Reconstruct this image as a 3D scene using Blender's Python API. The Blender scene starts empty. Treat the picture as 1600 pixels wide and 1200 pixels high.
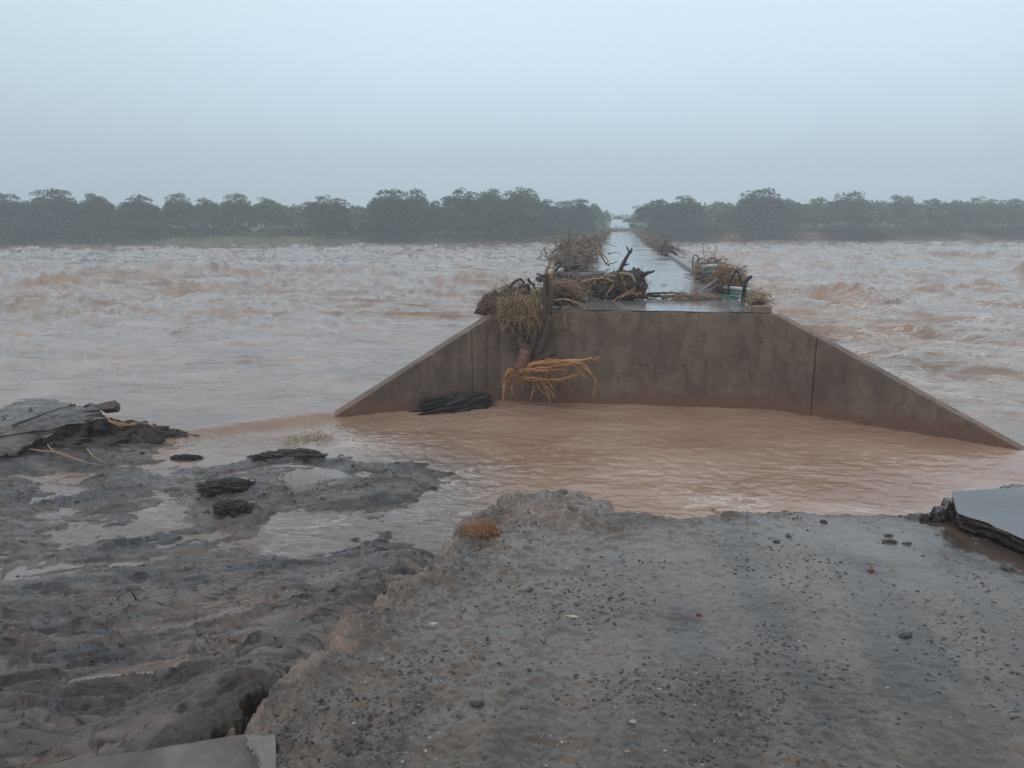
import bpy, math, random
import numpy as np
from mathutils import Vector, Matrix
random.seed(7)
rng = np.random.default_rng(11)
S = bpy.context.scene
R = math.radians
# ------------------------------------------------------------------ camera, world, sun, exposure
H = 4.5
F = 1225.0
PITCH = math.atan(254 / F)
YAW = math.atan(168 * math.cos(PITCH) / F)
cd = bpy.data.cameras.new("camera"); cam = bpy.data.objects.new("camera", cd); S.collection.objects.link(cam)
cd.sensor_width = 36; cd.lens = F / 1600 * 36; cd.clip_end = 5000; cd.clip_start = 0.05
cam.location = (0, 0, H); cam.rotation_euler = (math.pi/2 - PITCH, 0, YAW)
S.camera = cam
w = bpy.data.worlds.new("World"); S.world = w; w.use_nodes = True
wn = w.node_tree; wn.nodes.clear()
SUN_EL, SUN_ROT = R(58), R(200)
sky = wn.nodes.new("ShaderNodeTexSky"); sky.sky_type = 'NISHITA'; sky.sun_disc = False
sky.sun_elevation = SUN_EL; sky.sun_rotation = SUN_ROT; sky.air_density = 1.0; sky.dust_density = 3.0
skb = wn.nodes.new("ShaderNodeBackground"); skb.inputs[1].default_value = 0.05
wn.links.new(sky.outputs[0], skb.inputs[0])
tc = wn.nodes.new("ShaderNodeTexCoord"); sx = wn.nodes.new("ShaderNodeSeparateXYZ")
wn.links.new(tc.outputs['Generated'], sx.inputs[0])
nz = wn.nodes.new("ShaderNodeTexNoise"); nz.inputs['Scale'].default_value = 1.6; nz.inputs['Detail'].default_value = 3
mp = wn.nodes.new("ShaderNodeMapping"); mp.inputs['Scale'].default_value = (1, 1, 3)
wn.links.new(tc.outputs['Generated'], mp.inputs[0]); wn.links.new(mp.outputs[0], nz.inputs[0])
ad = wn.nodes.new("ShaderNodeMath"); ad.operation = 'MULTIPLY_ADD'; ad.inputs[1].default_value = 0.10
wn.links.new(nz.outputs[0], ad.inputs[0]); wn.links.new(sx.outputs['Z'], ad.inputs[2])
rp = wn.nodes.new("ShaderNodeValToRGB"); wn.links.new(ad.outputs[0], rp.inputs[0])
e = rp.color_ramp.elements
e[0].position = 0.04; e[0].color = (0.36, 0.44, 0.50, 1)
e[1].position = 1.0; e[1].color = (0.52, 0.56, 0.60, 1)
k = e.new(0.14); k.color = (0.42, 0.53, 0.63, 1)
k = e.new(0.25); k.color = (0.50, 0.625, 0.72, 1)
k = e.new(0.42); k.color = (0.565, 0.68, 0.765, 1)
dt = wn.nodes.new("ShaderNodeVectorMath"); dt.operation = 'DOT_PRODUCT'; dt.inputs[1].default_value = (0.02, 0.98, 0.18)
wn.links.new(tc.outputs['Generated'], dt.inputs[0])
mr = wn.nodes.new("ShaderNodeMapRange"); wn.links.new(dt.outputs['Value'], mr.inputs[0])
for i_, v_ in ((1, 0.70), (2, 1.0), (3, 0.0), (4, 1.0)): mr.inputs[i_].default_value = v_
nz2 = wn.nodes.new("ShaderNodeTexNoise"); nz2.inputs['Scale'].default_value = 2.4; nz2.inputs['Detail'].default_value = 5; wn.links.new(mp.outputs[0], nz2.inputs[0])
ms = wn.nodes.new("ShaderNodeMath"); ms.operation = 'MULTIPLY_ADD'; ms.inputs[1].default_value = 0.30; wn.links.new(nz2.outputs[0], ms.inputs[0]); wn.links.new(mr.outputs[0], ms.inputs[2])
mc = wn.nodes.new("ShaderNodeMix"); mc.data_type = 'RGBA'; mc.blend_type = 'MIX'; wn.links.new(ms.outputs[0], mc.inputs[0])
mm = wn.nodes.new("ShaderNodeMix"); mm.data_type = 'RGBA'; mm.blend_type = 'MULTIPLY'; mm.inputs[0].default_value = 1; mm.inputs[7].default_value = (0.84, 0.83, 0.82, 1)
wn.links.new(rp.outputs[0], mm.inputs[6]); wn.links.new(mm.outputs[2], mc.inputs[6]); wn.links.new(rp.outputs[0], mc.inputs[7])
ovb = wn.nodes.new("ShaderNodeBackground"); wn.links.new(mc.outputs[2], ovb.inputs[0]); ovb.inputs[1].default_value = 1.20
mxw = wn.nodes.new("ShaderNodeMixShader"); mxw.inputs[0].default_value = 0.88
wn.links.new(skb.outputs[0], mxw.inputs[1]); wn.links.new(ovb.outputs[0], mxw.inputs[2])
wo = wn.nodes.new("ShaderNodeOutputWorld"); wn.links.new(mxw.outputs[0], wo.inputs[0])
sl = bpy.data.lights.new("sun", 'SUN'); so = bpy.data.objects.new("sun", sl); S.collection.objects.link(so)
sl.energy = 0.5; sl.angle = R(30); sl.color = (1.0, 0.96, 0.92)
so.rotation_euler = (math.pi/2 - SUN_EL, 0, math.pi - SUN_ROT)
S.view_settings.view_transform = 'Standard'; S.view_settings.look = 'None'
S.view_settings.exposure = 0.42; S.view_settings.gamma = 1.0
S.cycles.volume_bounces = 2

# ------------------------------------------------------------------ projection helpers (photo pixel + depth or height -> world point)
Rm = cam.rotation_euler.to_matrix()
def ray(px, py):
    return Rm @ Vector(((px - 800) / F, (600 - py) / F, -1.0))
def W(px, py, z):
    d = ray(px, py); t = (z - H) / d.z
    return Vector((d.x*t, d.y*t, z))
def at(px, py, Y):
    d = ray(px, py); t = Y / d.y
    return Vector((d.x*t, Y, H + d.z*t))
def smooth(a, b, x):
    t = np.clip((x - a) / (b - a), 0, 1); return t*t*(3 - 2*t)

# ------------------------------------------------------------------ numpy gradient noise
_p = rng.permutation(256); _p = np.concatenate([_p, _p, _p])
_ang = rng.uniform(0, 2*np.pi, 256); _gx = np.cos(_ang); _gy = np.sin(_ang)
def perlin(x, y, seed=0):
    x = x + seed * 17.13; y = y + seed * 9.71
    xi = np.floor(x).astype(np.int64); yi = np.floor(y).astype(np.int64)
    xf = x - xi; yf = y - yi
    u = xf**3*(xf*(xf*6 - 15) + 10); v = yf**3*(yf*(yf*6 - 15) + 10)
    def g(ix, iy, dx, dy):
        h = _p[_p[ix & 255] + (iy & 255)]
        return _gx[h]*dx + _gy[h]*dy
    a = g(xi, yi, xf, yf); b = g(xi+1, yi, xf-1, yf); c = g(xi, yi+1, xf, yf-1); d = g(xi+1, yi+1, xf-1, yf-1)
    return ((a*(1-u) + b*u)*(1-v) + (c*(1-u) + d*u)*v) * 1.5
def fbm(x, y, o=4, seed=0, gain=0.5):
    s = 0; a = 1; f = 1
    for i in range(o):
        s = s + a*perlin(x*f, y*f, seed + i*3); a *= gain; f *= 2.03
    return s
def ridged(x, y, o=4, seed=0, gain=0.5):
    s = 0; a = 1; f = 1
    for i in range(o):
        s = s + a*(1 - 2*np.abs(perlin(x*f, y*f, seed + i*3))); a *= gain; f *= 2.03
    return s

# ------------------------------------------------------------------ object helpers
COL = S.collection
def tag(o, label=None, cat=None, group=None, kind=None):
    if label: o["label"] = label
    if cat: o["category"] = cat
    if group: o["group"] = group
    if kind: o["kind"] = kind
    return o
def empty(name, loc, label=None, cat=None, group=None):
    o = bpy.data.objects.new(name, None); COL.objects.link(o); o.location = loc
    o.empty_display_size = 0.3
    return tag(o, label, cat, group)
def link(name, me, mat, parent=None, smooth_=True):
    o = bpy.data.objects.new(name, me); COL.objects.link(o)
    if mat is not None:
        for m in (mat if isinstance(mat, (list, tuple)) else [mat]): me.materials.append(m)
    if smooth_ and len(me.polygons): me.polygons.foreach_set('use_smooth', np.ones(len(me.polygons), bool))
    if parent is not None:
        o.parent = parent; o.location = -Vector(parent.location) if parent.parent is None else Vector((0, 0, 0))
    return o
def mesh_np(name, V, Q, attrs=None):
    me = bpy.data.meshes.new(name); V = np.asarray(V, np.float32); Q = np.asarray(Q, np.int32)
    n = Q.shape[1]
    me.vertices.add(len(V)); me.vertices.foreach_set('co', V.ravel())
    me.loops.add(Q.size); me.loops.foreach_set('vertex_index', Q.ravel())
    me.polygons.add(len(Q)); me.polygons.foreach_set('loop_start', np.arange(0, Q.size, n, dtype=np.int32))
    me.polygons.foreach_set('loop_total', np.full(len(Q), n, np.int32))
    me.update(calc_edges=True)
    for kx, a in (attrs or {}).items():
        at_ = me.attributes.new(kx, 'FLOAT', 'POINT'); at_.data.foreach_set('value', np.asarray(a, np.float32).ravel())
    me.validate(); return me
class MB:
    def __init__(s): s.v = []; s.f = []
    def poly(s, pts, faces):
        b = len(s.v); s.v += [tuple(p) for p in pts]; s.f += [tuple(i + b for i in f) for f in faces]
    def box(s, c, size, rot=(0, 0, 0)):
        M = Matrix.Rotation(rot[2], 3, 'Z') @ Matrix.Rotation(rot[1], 3, 'Y') @ Matrix.Rotation(rot[0], 3, 'X')
        P = [Vector(c) + M @ Vector((size[0]/2*i, size[1]/2*j, size[2]/2*k)) for i in (-1, 1) for j in (-1, 1) for k in (-1, 1)]
        s.poly(P, [(0,1,3,2),(4,6,7,5),(0,4,5,1),(2,3,7,6),(0,2,6,4),(1,5,7,3)])
    def prism(s, top, down):           # top outline (list of Vector), extruded by vector(s) down
        n = len(top); dn = down if isinstance(down, list) else [down]*n
        P = list(top) + [t + d for t, d in zip(top, dn)]
        s.poly(P, [tuple(range(n)), tuple(range(2*n-1, n-1, -1))] + [(i, i+n, (i+1) % n + n, (i+1) % n) for i in range(n)])
    def tube(s, pts, r0, r1=None, sides=5, wob=0.0, cap=True):
        r1 = r0 if r1 is None else r1
        pts = [Vector(p) for p in pts]; n = len(pts)
        if n < 2: return
        b = len(s.v); up = Vector((0.13, 0.31, 0.94)); t0 = None
        for i, p in enumerate(pts):
            t = (pts[min(i+1, n-1)] - pts[max(i-1, 0)])
            if t.length < 1e-9: t = Vector((0, 0, 1))
            t.normalize()
            if t0 is None:
                a = t.cross(up)
                if a.length < .1: a = t.cross(Vector((1, 0, 0)))
            else: a = a - t * a.dot(t)
            a.normalize(); t0 = t; c = t.cross(a)
            r = r0 + (r1 - r0) * i/(n-1)
            for k in range(sides):
                q = 2*math.pi*k/sides; rr = r*(1 + random.uniform(-wob, wob))
                s.v.append(tuple(p + a*math.cos(q)*rr + c*math.sin(q)*rr))
        for i in range(n-1):
            for k in range(sides):
                k2 = (k+1) % sides
                s.f.append((b+i*sides+k, b+i*sides+k2, b+(i+1)*sides+k2, b+(i+1)*sides+k))
        if cap:
            s.f.append(tuple(b+k for k in range(sides-1, -1, -1))); s.f.append(tuple(b+(n-1)*sides+k for k in range(sides)))
    def build(s, name, mat, parent=None, sm=False):
        me = bpy.data.meshes.new(name); me.from_pydata(s.v, [], s.f); me.update()
        return link(name, me, mat, parent, sm)
def rv(a=1.0): return Vector((random.gauss(0, a), random.gauss(0, a), random.gauss(0, a)))
def bendy(pts, sub=4, jit=0.02):       # Catmull-Rom through pts with jitter
    P = [Vector(p) for p in pts]; P = [P[0]*2 - P[1]] + P + [P[-1]*2 - P[-2]]; out = []
    for i in range(1, len(P)-2):
        for k in range(sub):
            t = k/sub; a, b, c, d = P[i-1:i+3]
            q = 0.5*((2*b) + (c-a)*t + (2*a-5*b+4*c-d)*t*t + (3*b-a-3*c+d)*t**3)
            out.append(q + (rv(jit) if (i, k) != (1, 0) else Vector()))
    out.append(P[-2]); return out
def wander(p, d, L, n=6, turn=0.35, droop=0.0):
    pts = [Vector(p)]; d = Vector(d).normalized()
    for i in range(n):
        d = (d + rv(turn) + Vector((0, 0, -droop))).normalized(); pts.append(pts[-1] + d*L/n)
    return pts
def lump(mb, c, size, seed=0, amp=0.35, res=14, flat=-1, fq=1.3):
    V = []; nu, nv = res*2, res
    for j in range(nv+1):
        for i in range(nu):
            th = math.pi*j/nv; ph = 2*math.pi*i/nu
            V.append((math.sin(th)*math.cos(ph), math.sin(th)*math.sin(ph), math.cos(th)))
    V = np.array(V); n1 = fbm(V[:, 0]*fq + V[:, 2]*1.1, V[:, 1]*fq - V[:, 2]*.9, 4, seed); rr = 1 + amp*n1
    V = V*rr[:, None]; V[:, 2] = np.maximum(V[:, 2], flat); V = V*np.array(size) + np.array(c)
    F_ = []
    for j in range(nv):
        for i in range(nu):
            F_.append((j*nu+i, (j+1)*nu+i, (j+1)*nu+(i+1) % nu, j*nu+(i+1) % nu))
    mb.poly([tuple(x) for x in V], F_)

# ------------------------------------------------------------------ materials
class Mt:
    def __init__(s, name, rough=0.6, spec=0.5, ior=1.45):
        s.m = bpy.data.materials.new(name); s.m.use_nodes = True; s.t = s.m.node_tree
        s.b = s.t.nodes['Principled BSDF']; s.b.inputs['Roughness'].default_value = rough
        s.b.inputs['IOR'].default_value = ior; s.b.inputs['Specular IOR Level'].default_value = spec
        s.co = s.t.nodes.new('ShaderNodeTexCoord')
    def n(s, t, **k):
        x = s.t.nodes.new(t)
        for a, v in k.items(): setattr(x, a, v)
        return x
    def l(s, a, b): s.t.links.new(a, b)
    def vec(s, scale=(1, 1, 1), rot=(0, 0, 0), src='Object'):
        m = s.n('ShaderNodeMapping'); m.inputs['Scale'].default_value = scale; m.inputs['Rotation'].default_value = rot
        s.l(s.co.outputs[src], m.inputs[0]); return m.outputs[0]
    def noise(s, sc, det=4, vec=None, dist=0.0, rough=0.55):
        x = s.n('ShaderNodeTexNoise'); x.inputs['Scale'].default_value = sc; x.inputs['Detail'].default_value = det
        x.inputs['Distortion'].default_value = dist; x.inputs['Roughness'].default_value = rough
        s.l(vec if vec is not None else s.co.outputs['Object'], x.inputs['Vector']); return x.outputs[0]
    def ramp(s, fac, stops):
        r = s.n('ShaderNodeValToRGB'); s.l(fac, r.inputs[0]); el = r.color_ramp.elements
        for i, (p, c) in enumerate(stops):
            if isinstance(c, (int, float)): c = (c, c, c)
            q = el[i] if i < 2 else el.new(p)
            q.position = p; q.color = (*c, 1)
        return r.outputs[0]
    def mix(s, fac, a, b, mode='MIX'):
        x = s.n('ShaderNodeMix', data_type='RGBA', blend_type=mode)
        for v, i in ((fac, 0), (a, 6), (b, 7)):
            if hasattr(v, 'is_output'): s.l(v, x.inputs[i])
            elif i == 0: x.inputs[0].default_value = v
            else: x.inputs[i].default_value = (*v, 1)
        return x.outputs[2]
    def math(s, op, a, b=0.0, c=None):
        x = s.n('ShaderNodeMath', operation=op)
        for i, v in enumerate((a, b, c)):
            if v is None: continue
            if hasattr(v, 'is_output'): s.l(v, x.inputs[i])
            else: x.inputs[i].default_value = v
        return x.outputs[0]
    def attr(s, name):
        x = s.n('ShaderNodeAttribute'); x.attribute_name = name; return x.outputs['Fac']
    def bump(s, h, strength=0.5, dist=0.02, prev=None):
        x = s.n('ShaderNodeBump'); x.inputs['Strength'].default_value = strength; x.inputs['Distance'].default_value = dist
        s.l(h, x.inputs['Height'])
        if prev is not None: s.l(prev, x.inputs['Normal'])
        return x.outputs[0]
    def out(s, col=None, rough=None, norm=None):
        if col is not None:
            if hasattr(col, 'is_output'): s.l(col, s.b.inputs['Base Color'])
            else: s.b.inputs['Base Color'].default_value = (*col, 1)
        if rough is not None:
            if hasattr(rough, 'is_output'): s.l(rough, s.b.inputs['Roughness'])
            else: s.b.inputs['Roughness'].default_value = rough
        if norm is not None: s.l(norm, s.b.inputs['Normal'])
        return s.m

def m_wood(name, c1, c2, rough=0.55, sc=6, bd=.015):
    M = Mt(name); n = M.noise(sc, 5); n2 = M.noise(sc*7, 3)
    col = M.mix(M.ramp(n2, [(0.35, 0.0), (0.7, 1.0)]), M.mix(n, c1, c2), c1)
    return M.out(col, rough, M.bump(n2, 0.8, bd))
M_ROOT = m_wood("orange_root_wood", (0.52, 0.255, 0.105), (0.20, 0.095, 0.045), 0.5, 12)
M_ROOT2 = m_wood("tan_root_wood", (0.38, 0.25, 0.145), (0.17, 0.10, 0.06), 0.55, 9)
M_BARK = m_wood("wet_brown_bark", (0.055, 0.034, 0.024), (0.15, 0.09, 0.058), 0.5, 9, .03)
M_DARK = m_wood("wet_dark_bark", (0.035, 0.028, 0.028), (0.07, 0.052, 0.045), 0.4)
M_RBARK = m_wood("red_brown_bark", (0.20, 0.09, 0.055), (0.13, 0.065, 0.045), 0.55)
M_STRAW = m_wood("wet_straw", (0.50, 0.36, 0.21), (0.22, 0.145, 0.08), 0.65)
M_STRAW2 = m_wood("rusty_grass", (0.34, 0.20, 0.115), (0.18, 0.105, 0.06), 0.65)
M_TWIG = m_wood("grey_brown_twigs", (0.36, 0.27, 0.19), (0.10, 0.075, 0.06), 0.6)
M_SOIL = m_wood("packed_dark_soil", (0.035, 0.024, 0.018), (0.085, 0.055, 0.04), 0.45, 4, .05)

def m_water():
    M = Mt("muddy_river_water", 0.2, 0.5, 1.42)
    ch = M.attr('churn'); fo = M.attr('foam')
    n = M.noise(0.35, 5, M.vec((1, 1.6, 1)), 0.6)
    rd = M.attr('red')
    base = M.mix(rd, M.mix(M.ramp(n, [(0.35, 0.0), (0.65, 1.0)]), (0.19, 0.122, 0.084), (0.31, 0.208, 0.152)), M.mix(M.ramp(n, [(0.35, 0.0), (0.65, 1.0)]), (0.30, 0.168, 0.112), (0.40, 0.262, 0.195)))
    base = M.mix(M.attr('shallow'), base, (0.135, 0.100, 0.082))
    base = M.mix(M.math('MULTIPLY', ch, M.ramp(M.noise(2.2, 5, None, 0.5), [(0.3, 0.25), (0.6, 1.0)])), base, (0.34, 0.215, 0.14))
    # thin foam lines: narrow band of a stretched, distorted noise
    f1 = M.noise(1.5, 6, M.vec((0.55, 1.6, 1), (0, 0, 0.12)), 1.6, 0.62)
    line = M.ramp(f1, [(0.455, 0.0), (0.495, 1.0), (0.505, 1.0), (0.545, 0.0)])
    f2 = M.noise(0.45, 3, None, 0.3)
    fm = M.math('MULTIPLY', M.math('MULTIPLY', line, M.ramp(f2, [(0.42, 0.0), (0.62, 1.0)])), fo)
    fm = M.math('MINIMUM', M.math('MULTIPLY', fm, 1.1), 0.85)
    col = M.mix(fm, base, (0.66, 0.60, 0.55))
    r = M.math('ADD', M.math('MULTIPLY', ch, 0.35), M.math('MULTIPLY_ADD', fm, 0.4, 0.08))
    def rdg(sc, det, vec, dist):
        x = M.n('ShaderNodeTexNoise'); x.noise_type = 'RIDGED_MULTIFRACTAL'; x.normalize = True
        x.inputs['Scale'].default_value = sc; x.inputs['Detail'].default_value = det; x.inputs['Distortion'].default_value = dist; x.inputs['Roughness'].default_value = .5
        M.l(vec, x.inputs['Vector']); return x.outputs[0]
    ag = M.attr('agitation')
    b0 = M.bump(M.math('MULTIPLY', rdg(0.32, 4, M.vec((0.6, 1.9, 1), (0, 0, .12)), 1.0), ag), 0.9, 0.22)
    b1 = M.bump(M.math('MULTIPLY', rdg(1.2, 5, M.vec((0.55, 1.8, 1), (0, 0, .08)), 1.4), M.math('MULTIPLY_ADD', ag, .8, .18)), 0.8, 0.07, b0)
    b2 = M.bump(M.noise(9.0, 4, M.vec((0.7, 1.5, 1)), 0.8), 0.35, 0.022, b1)
    b3 = M.bump(M.noise(9.0, 6, None, 1.0), 0.9, 0.03, b2)
    mixn = M.n('ShaderNodeMix', data_type='VECTOR'); M.l(ch, mixn.inputs[0]); M.l(b2, mixn.inputs[4]); M.l(b3, mixn.inputs[5])
    return M.out(col, r, mixn.outputs[1])
M_WATER = m_water()

def m_road():
    M = Mt("wet_gritty_road_crust", 0.5)
    n1 = M.noise(1.6, 6, None, 0.4); n2 = M.noise(30, 7, M.vec((.8, 1.25, 1)), 0.5, 0.62); n3 = M.noise(130, 4)
    base = M.mix(M.ramp(n1, [(0.35, 0.0), (0.65, 1.0)]), (0.088, 0.063, 0.046), (0.128, 0.094, 0.070))
    tr_ = M.noise(1.0, 5, M.vec((3.6, 0.5, 1), (0, 0, 0.04)), 0.25)
    base = M.mix(M.ramp(tr_, [(0.40, 0.85), (0.55, 0.0)]), base, (0.042, 0.033, 0.028))
    base = M.mix(M.ramp(n2, [(0.36, 1.0), (0.46, 0.0)]), base, (0.034, 0.027, 0.023))
    base = M.mix(M.ramp(n3, [(0.58, 0.0), (0.72, 0.5)]), base, (0.22, 0.19, 0.165))
    vo = M.n('ShaderNodeTexVoronoi'); vo.inputs['Scale'].default_value = 26; M.l(M.co.outputs['Object'], vo.inputs['Vector'])
    sp = M.ramp(vo.outputs['Distance'], [(0.06, 1.0), (0.11, 0.0)])
    rnd = M.n('ShaderNodeSeparateColor'); M.l(vo.outputs['Color'], rnd.inputs[0])
    sp = M.math('MULTIPLY', sp, M.math('GREATER_THAN', rnd.outputs[0], 0.80))
    base = M.mix(M.math('MULTIPLY', sp, 0.75), base, (0.42, 0.35, 0.27))
    cl = M.attr('clay')
    clc = M.mix(M.noise(7, 5, None, 0.6), (0.30, 0.20, 0.145), (0.13, 0.11, 0.10))
    base = M.mix(M.math('MULTIPLY', cl, M.ramp(M.noise(5, 5, None, 0.8), [(0.38, 0.0), (0.58, 1.0)])), base, clc)
    rg = M.ramp(M.math('ADD', M.math('MULTIPLY', n1, 0.5), M.math('MULTIPLY', n2, 0.5)), [(0.42, 0.48), (0.52, 0.14)])
    wt = M.math('MULTIPLY', M.attr('wet'), M.ramp(M.noise(2.2, 6, None, 0.6, .6), [(0.36, 0.25), (0.54, 1.0)]))
    inv = M.math('SUBTRACT', 1.0, M.math('MULTIPLY', wt, .85))
    rg = M.mix(M.math('MULTIPLY', wt, .9), rg, (0.09, 0.09, 0.09))
    base = M.mix(M.math('MULTIPLY', wt, .35), base, (0.17, 0.125, 0.10))
    b = M.bump(M.math('MULTIPLY', n2, inv), 0.4, 0.005); b = M.bump(M.math('MULTIPLY', n3, inv), 0.5, 0.0018, b); b = M.bump(sp, 0.5, 0.004, b)
    return M.out(base, rg, b)
M_ROAD = m_road()

def m_mud():
    M = Mt("wet_dark_river_mud", 0.4)
    pd = M.attr('pool'); cl = M.attr('clay'); dk = M.attr('dark')
    v = M.vec((0.55, 1.5, 1.2), (0, 0, -0.35))
    n1 = M.noise(1.0, 6, v, 0.7); n2 = M.noise(7, 6, M.vec((0.5, 1.4, 1), (0, 0, -0.35)), 0.8, 0.6); n3 = M.noise(40, 4)
    base = M.mix(M.ramp(n1, [(0.38, 0.0), (0.62, 1.0)]), (0.036, 0.029, 0.027), (0.145, 0.106, 0.086))
    base = M.mix(M.ramp(n2, [(0.36, 1.0), (0.47, 0.0)]), base, (0.022, 0.019, 0.019))
    cx = M.n('ShaderNodeTexNoise'); cx.noise_type = 'RIDGED_MULTIFRACTAL'; cx.normalize = True
    cx.inputs['Scale'].default_value = 2.6; cx.inputs['Detail'].default_value = 7; cx.inputs['Distortion'].default_value = 0.9; cx.inputs['Roughness'].default_value = .55
    M.l(M.vec((0.45, 1.6, 1), (0, 0, -.35)), cx.inputs['Vector'])
    crk = M.math('MULTIPLY', M.ramp(cx.outputs[0], [(0.62, 0.0), (0.74, 1.0)]), M.ramp(M.noise(1.3, 4), [(0.42, 0.15), (0.58, 1.0)]))
    base = M.mix(M.math('MULTIPLY', crk, .85), base, (0.014, 0.011, 0.010))
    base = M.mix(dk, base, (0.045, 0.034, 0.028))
    clc = M.mix(M.noise(9, 5, None, 0.6), (0.30, 0.20, 0.14), (0.15, 0.11, 0.09))
    base = M.mix(M.math('MULTIPLY', cl, M.ramp(n3, [(0.3, 0.5), (0.6, 1.0)])), base, clc)
    base = M.mix(pd, base, (0.17, 0.125, 0.10))
    rg = M.mix(pd, M.ramp(n2, [(0.36, 0.45), (0.50, 0.09)]), (0.10, 0.10, 0.10))
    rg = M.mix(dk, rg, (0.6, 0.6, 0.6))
    amt = M.math('SUBTRACT', 1.0, pd)
    h = M.math('MULTIPLY', M.math('SUBTRACT', n2, M.math('MULTIPLY', crk, .5)), amt); h3 = M.math('MULTIPLY', n3, amt)
    b = M.bump(h, 0.8, 0.045); b = M.bump(M.math('MULTIPLY', M.noise(16, 7, M.vec((0.6, 1.3, 1), (0, 0, -0.35)), 1.0, 0.7), amt), 0.55, 0.02, b); b = M.bump(h3, 0.45, 0.003, b)
    return M.out(base, rg, b)
M_MUD = m_mud()

def m_conc(name, c1, c2, stain, wet=0.45):
    M = Mt(name, wet)
    n1 = M.noise(0.8, 6, M.vec((1, 1, 0.8)), 0.4); n2 = M.noise(6, 6, M.vec((1, 1, 0.6)), 0.4, 0.65); n3 = M.noise(60, 4)
    streak = M.noise(3.2, 6, M.vec((1, 1, 0.28)), 0.9)
    c = M.mix(M.ramp(M.math('ADD', M.math('MULTIPLY', n1, .6), M.math('MULTIPLY', M.noise(2.6, 7, None, .8, .7), .4)), [(0.40, 0), (0.60, 1)]), c1, c2)
    c = M.mix(M.ramp(streak, [(0.48, 0.0), (0.68, 0.5)]), c, tuple(x*0.55 for x in c1))
    c = M.mix(M.ramp(n2, [(0.28, 0.6), (0.42, 0.0)]), c, tuple(x*0.5 for x in c1))
    if stain:
        g = M.n('ShaderNodeNewGeometry'); s = M.n('ShaderNodeSeparateXYZ'); M.l(g.outputs['Position'], s.inputs[0])
        zz = M.math('ADD', s.outputs['Z'], M.math('MULTIPLY', M.noise(1.6, 6, None, .5), 1.1))
        c = M.mix(M.ramp(zz, [(0.72, 0.9), (1.25, 0.0)]), c, (0.17, 0.085, 0.055))
        # board-mark lines and tie holes left by the formwork
        wv = M.n('ShaderNodeTexWave', wave_type='BANDS', bands_direction='Z'); wv.inputs['Scale'].default_value = 0.53
        wv.inputs['Distortion'].default_value = 0.25; M.l(M.co.outputs['Object'], wv.inputs['Vector'])
        ln = M.ramp(wv.outputs['Fac'], [(0.0, 0.45), (0.006, 0.0)])
        c = M.mix(M.math('MULTIPLY', ln, 0.45), c, (0.05, 0.04, 0.035))
    if stain:
        cr = M.noise(1.1, 8, M.vec((1, 1, 1.6)), 0.5, 0.72)
        c = M.mix(M.math('MULTIPLY', M.ramp(cr, [(0.492, 0.0), (0.5, 0.9), (0.508, 0.0)]), M.ramp(n1, [(0.5, 0), (0.58, 1)])), c, (0.02, 0.016, 0.013))
        c = M.mix(M.ramp(M.noise(22, 3), [(0.70, 0.0), (0.75, 0.8)]), c, (0.03, 0.022, 0.018))
    c = M.mix(M.ramp(M.noise(3, 7, None, .5, .7), [(.52, 0), (.66, .55 if not stain else .25)]), c, (0.11, 0.08, 0.062))
    b = M.bump(n2, 0.6, 0.03); b = M.bump(n3, 0.5, 0.006, b)
    return M.out(c, M.ramp(n2, [(0.35, wet + 0.2), (0.65, wet)]), b)
M_CONC = m_conc("silt_stained_concrete", (0.112, 0.074, 0.052), (0.225, 0.158, 0.113), True, 0.5)
M_CONC2 = m_conc("wet_grey_concrete", (0.27, 0.26, 0.25), (0.36, 0.35, 0.34), False, 0.35)
M_SLAB = m_conc("broken_pale_concrete", (0.095, 0.080, 0.066), (0.215, 0.19, 0.165), False, 0.5)

M_CHIP = m_conc("chipped_pale_concrete", (0.16, 0.145, 0.125), (0.27, 0.25, 0.225), False, 0.6)
def m_deck():
    M = Mt("rain_wet_deck", 0.1, 0.6, 1.4)
    n1 = M.noise(0.5, 5, M.vec((1, 0.5, 1)), 0.5); n2 = M.noise(9, 5, M.vec((0.5, 1.6, 1)), 0.3)
    c = M.mix(M.ramp(n1, [(0.35, 0), (0.65, 1)]), (0.18, 0.17, 0.165), (0.30, 0.29, 0.285))
    c = M.mix(M.ramp(n2, [(0.30, 0.7), (0.42, 0.0)]), c, (0.06, 0.05, 0.045))
    b = M.bump(n2, 0.12, 0.01)
    return M.out(c, M.ramp(n1, [(0.4, 0.06), (0.6, 0.22)]), b)
M_DECK = m_deck()
def m_asph():
    M = Mt("wet_asphalt", 0.15, 0.6)
    n = M.noise(120, 4); n1 = M.noise(2.0, 5)
    c = M.mix(n, (0.085, 0.09, 0.10), (0.14, 0.145, 0.15)); c = M.mix(M.ramp(M.noise(3.5, 7, None, .6, .7), [(.5, 0), (.62, .6)]), c, (.15, .12, .10))
    return M.out(c, M.ramp(n1, [(0.4, 0.16), (0.6, 0.28)]), M.bump(n, 0.2, 0.002))
M_ASPH = m_asph()
def m_brk():
    M = Mt("broken_asphalt_edge", 0.6); n = M.noise(45, 5); n1 = M.noise(6, 5)
    c = M.mix(M.ramp(n, [(0.35, 0), (0.65, 1)]), (0.020, 0.015, 0.012), (0.075, 0.055, 0.042))
    return M.out(c, 0.75, M.bump(n, 0.9, 0.01, M.bump(n1, 0.8, 0.04)))
M_BROK = m_brk()
def m_plain(name, c, rough=0.5, sc=12, metal=0.0):
    M = Mt(name, rough); M.b.inputs['Metallic'].default_value = metal; n = M.noise(sc, 5)
    return M.out(M.mix(M.ramp(n, [(0.35, 0), (0.7, 1)]), tuple(x*0.6 for x in c), c), rough, M.bump(n, 0.3, 0.01))
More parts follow.
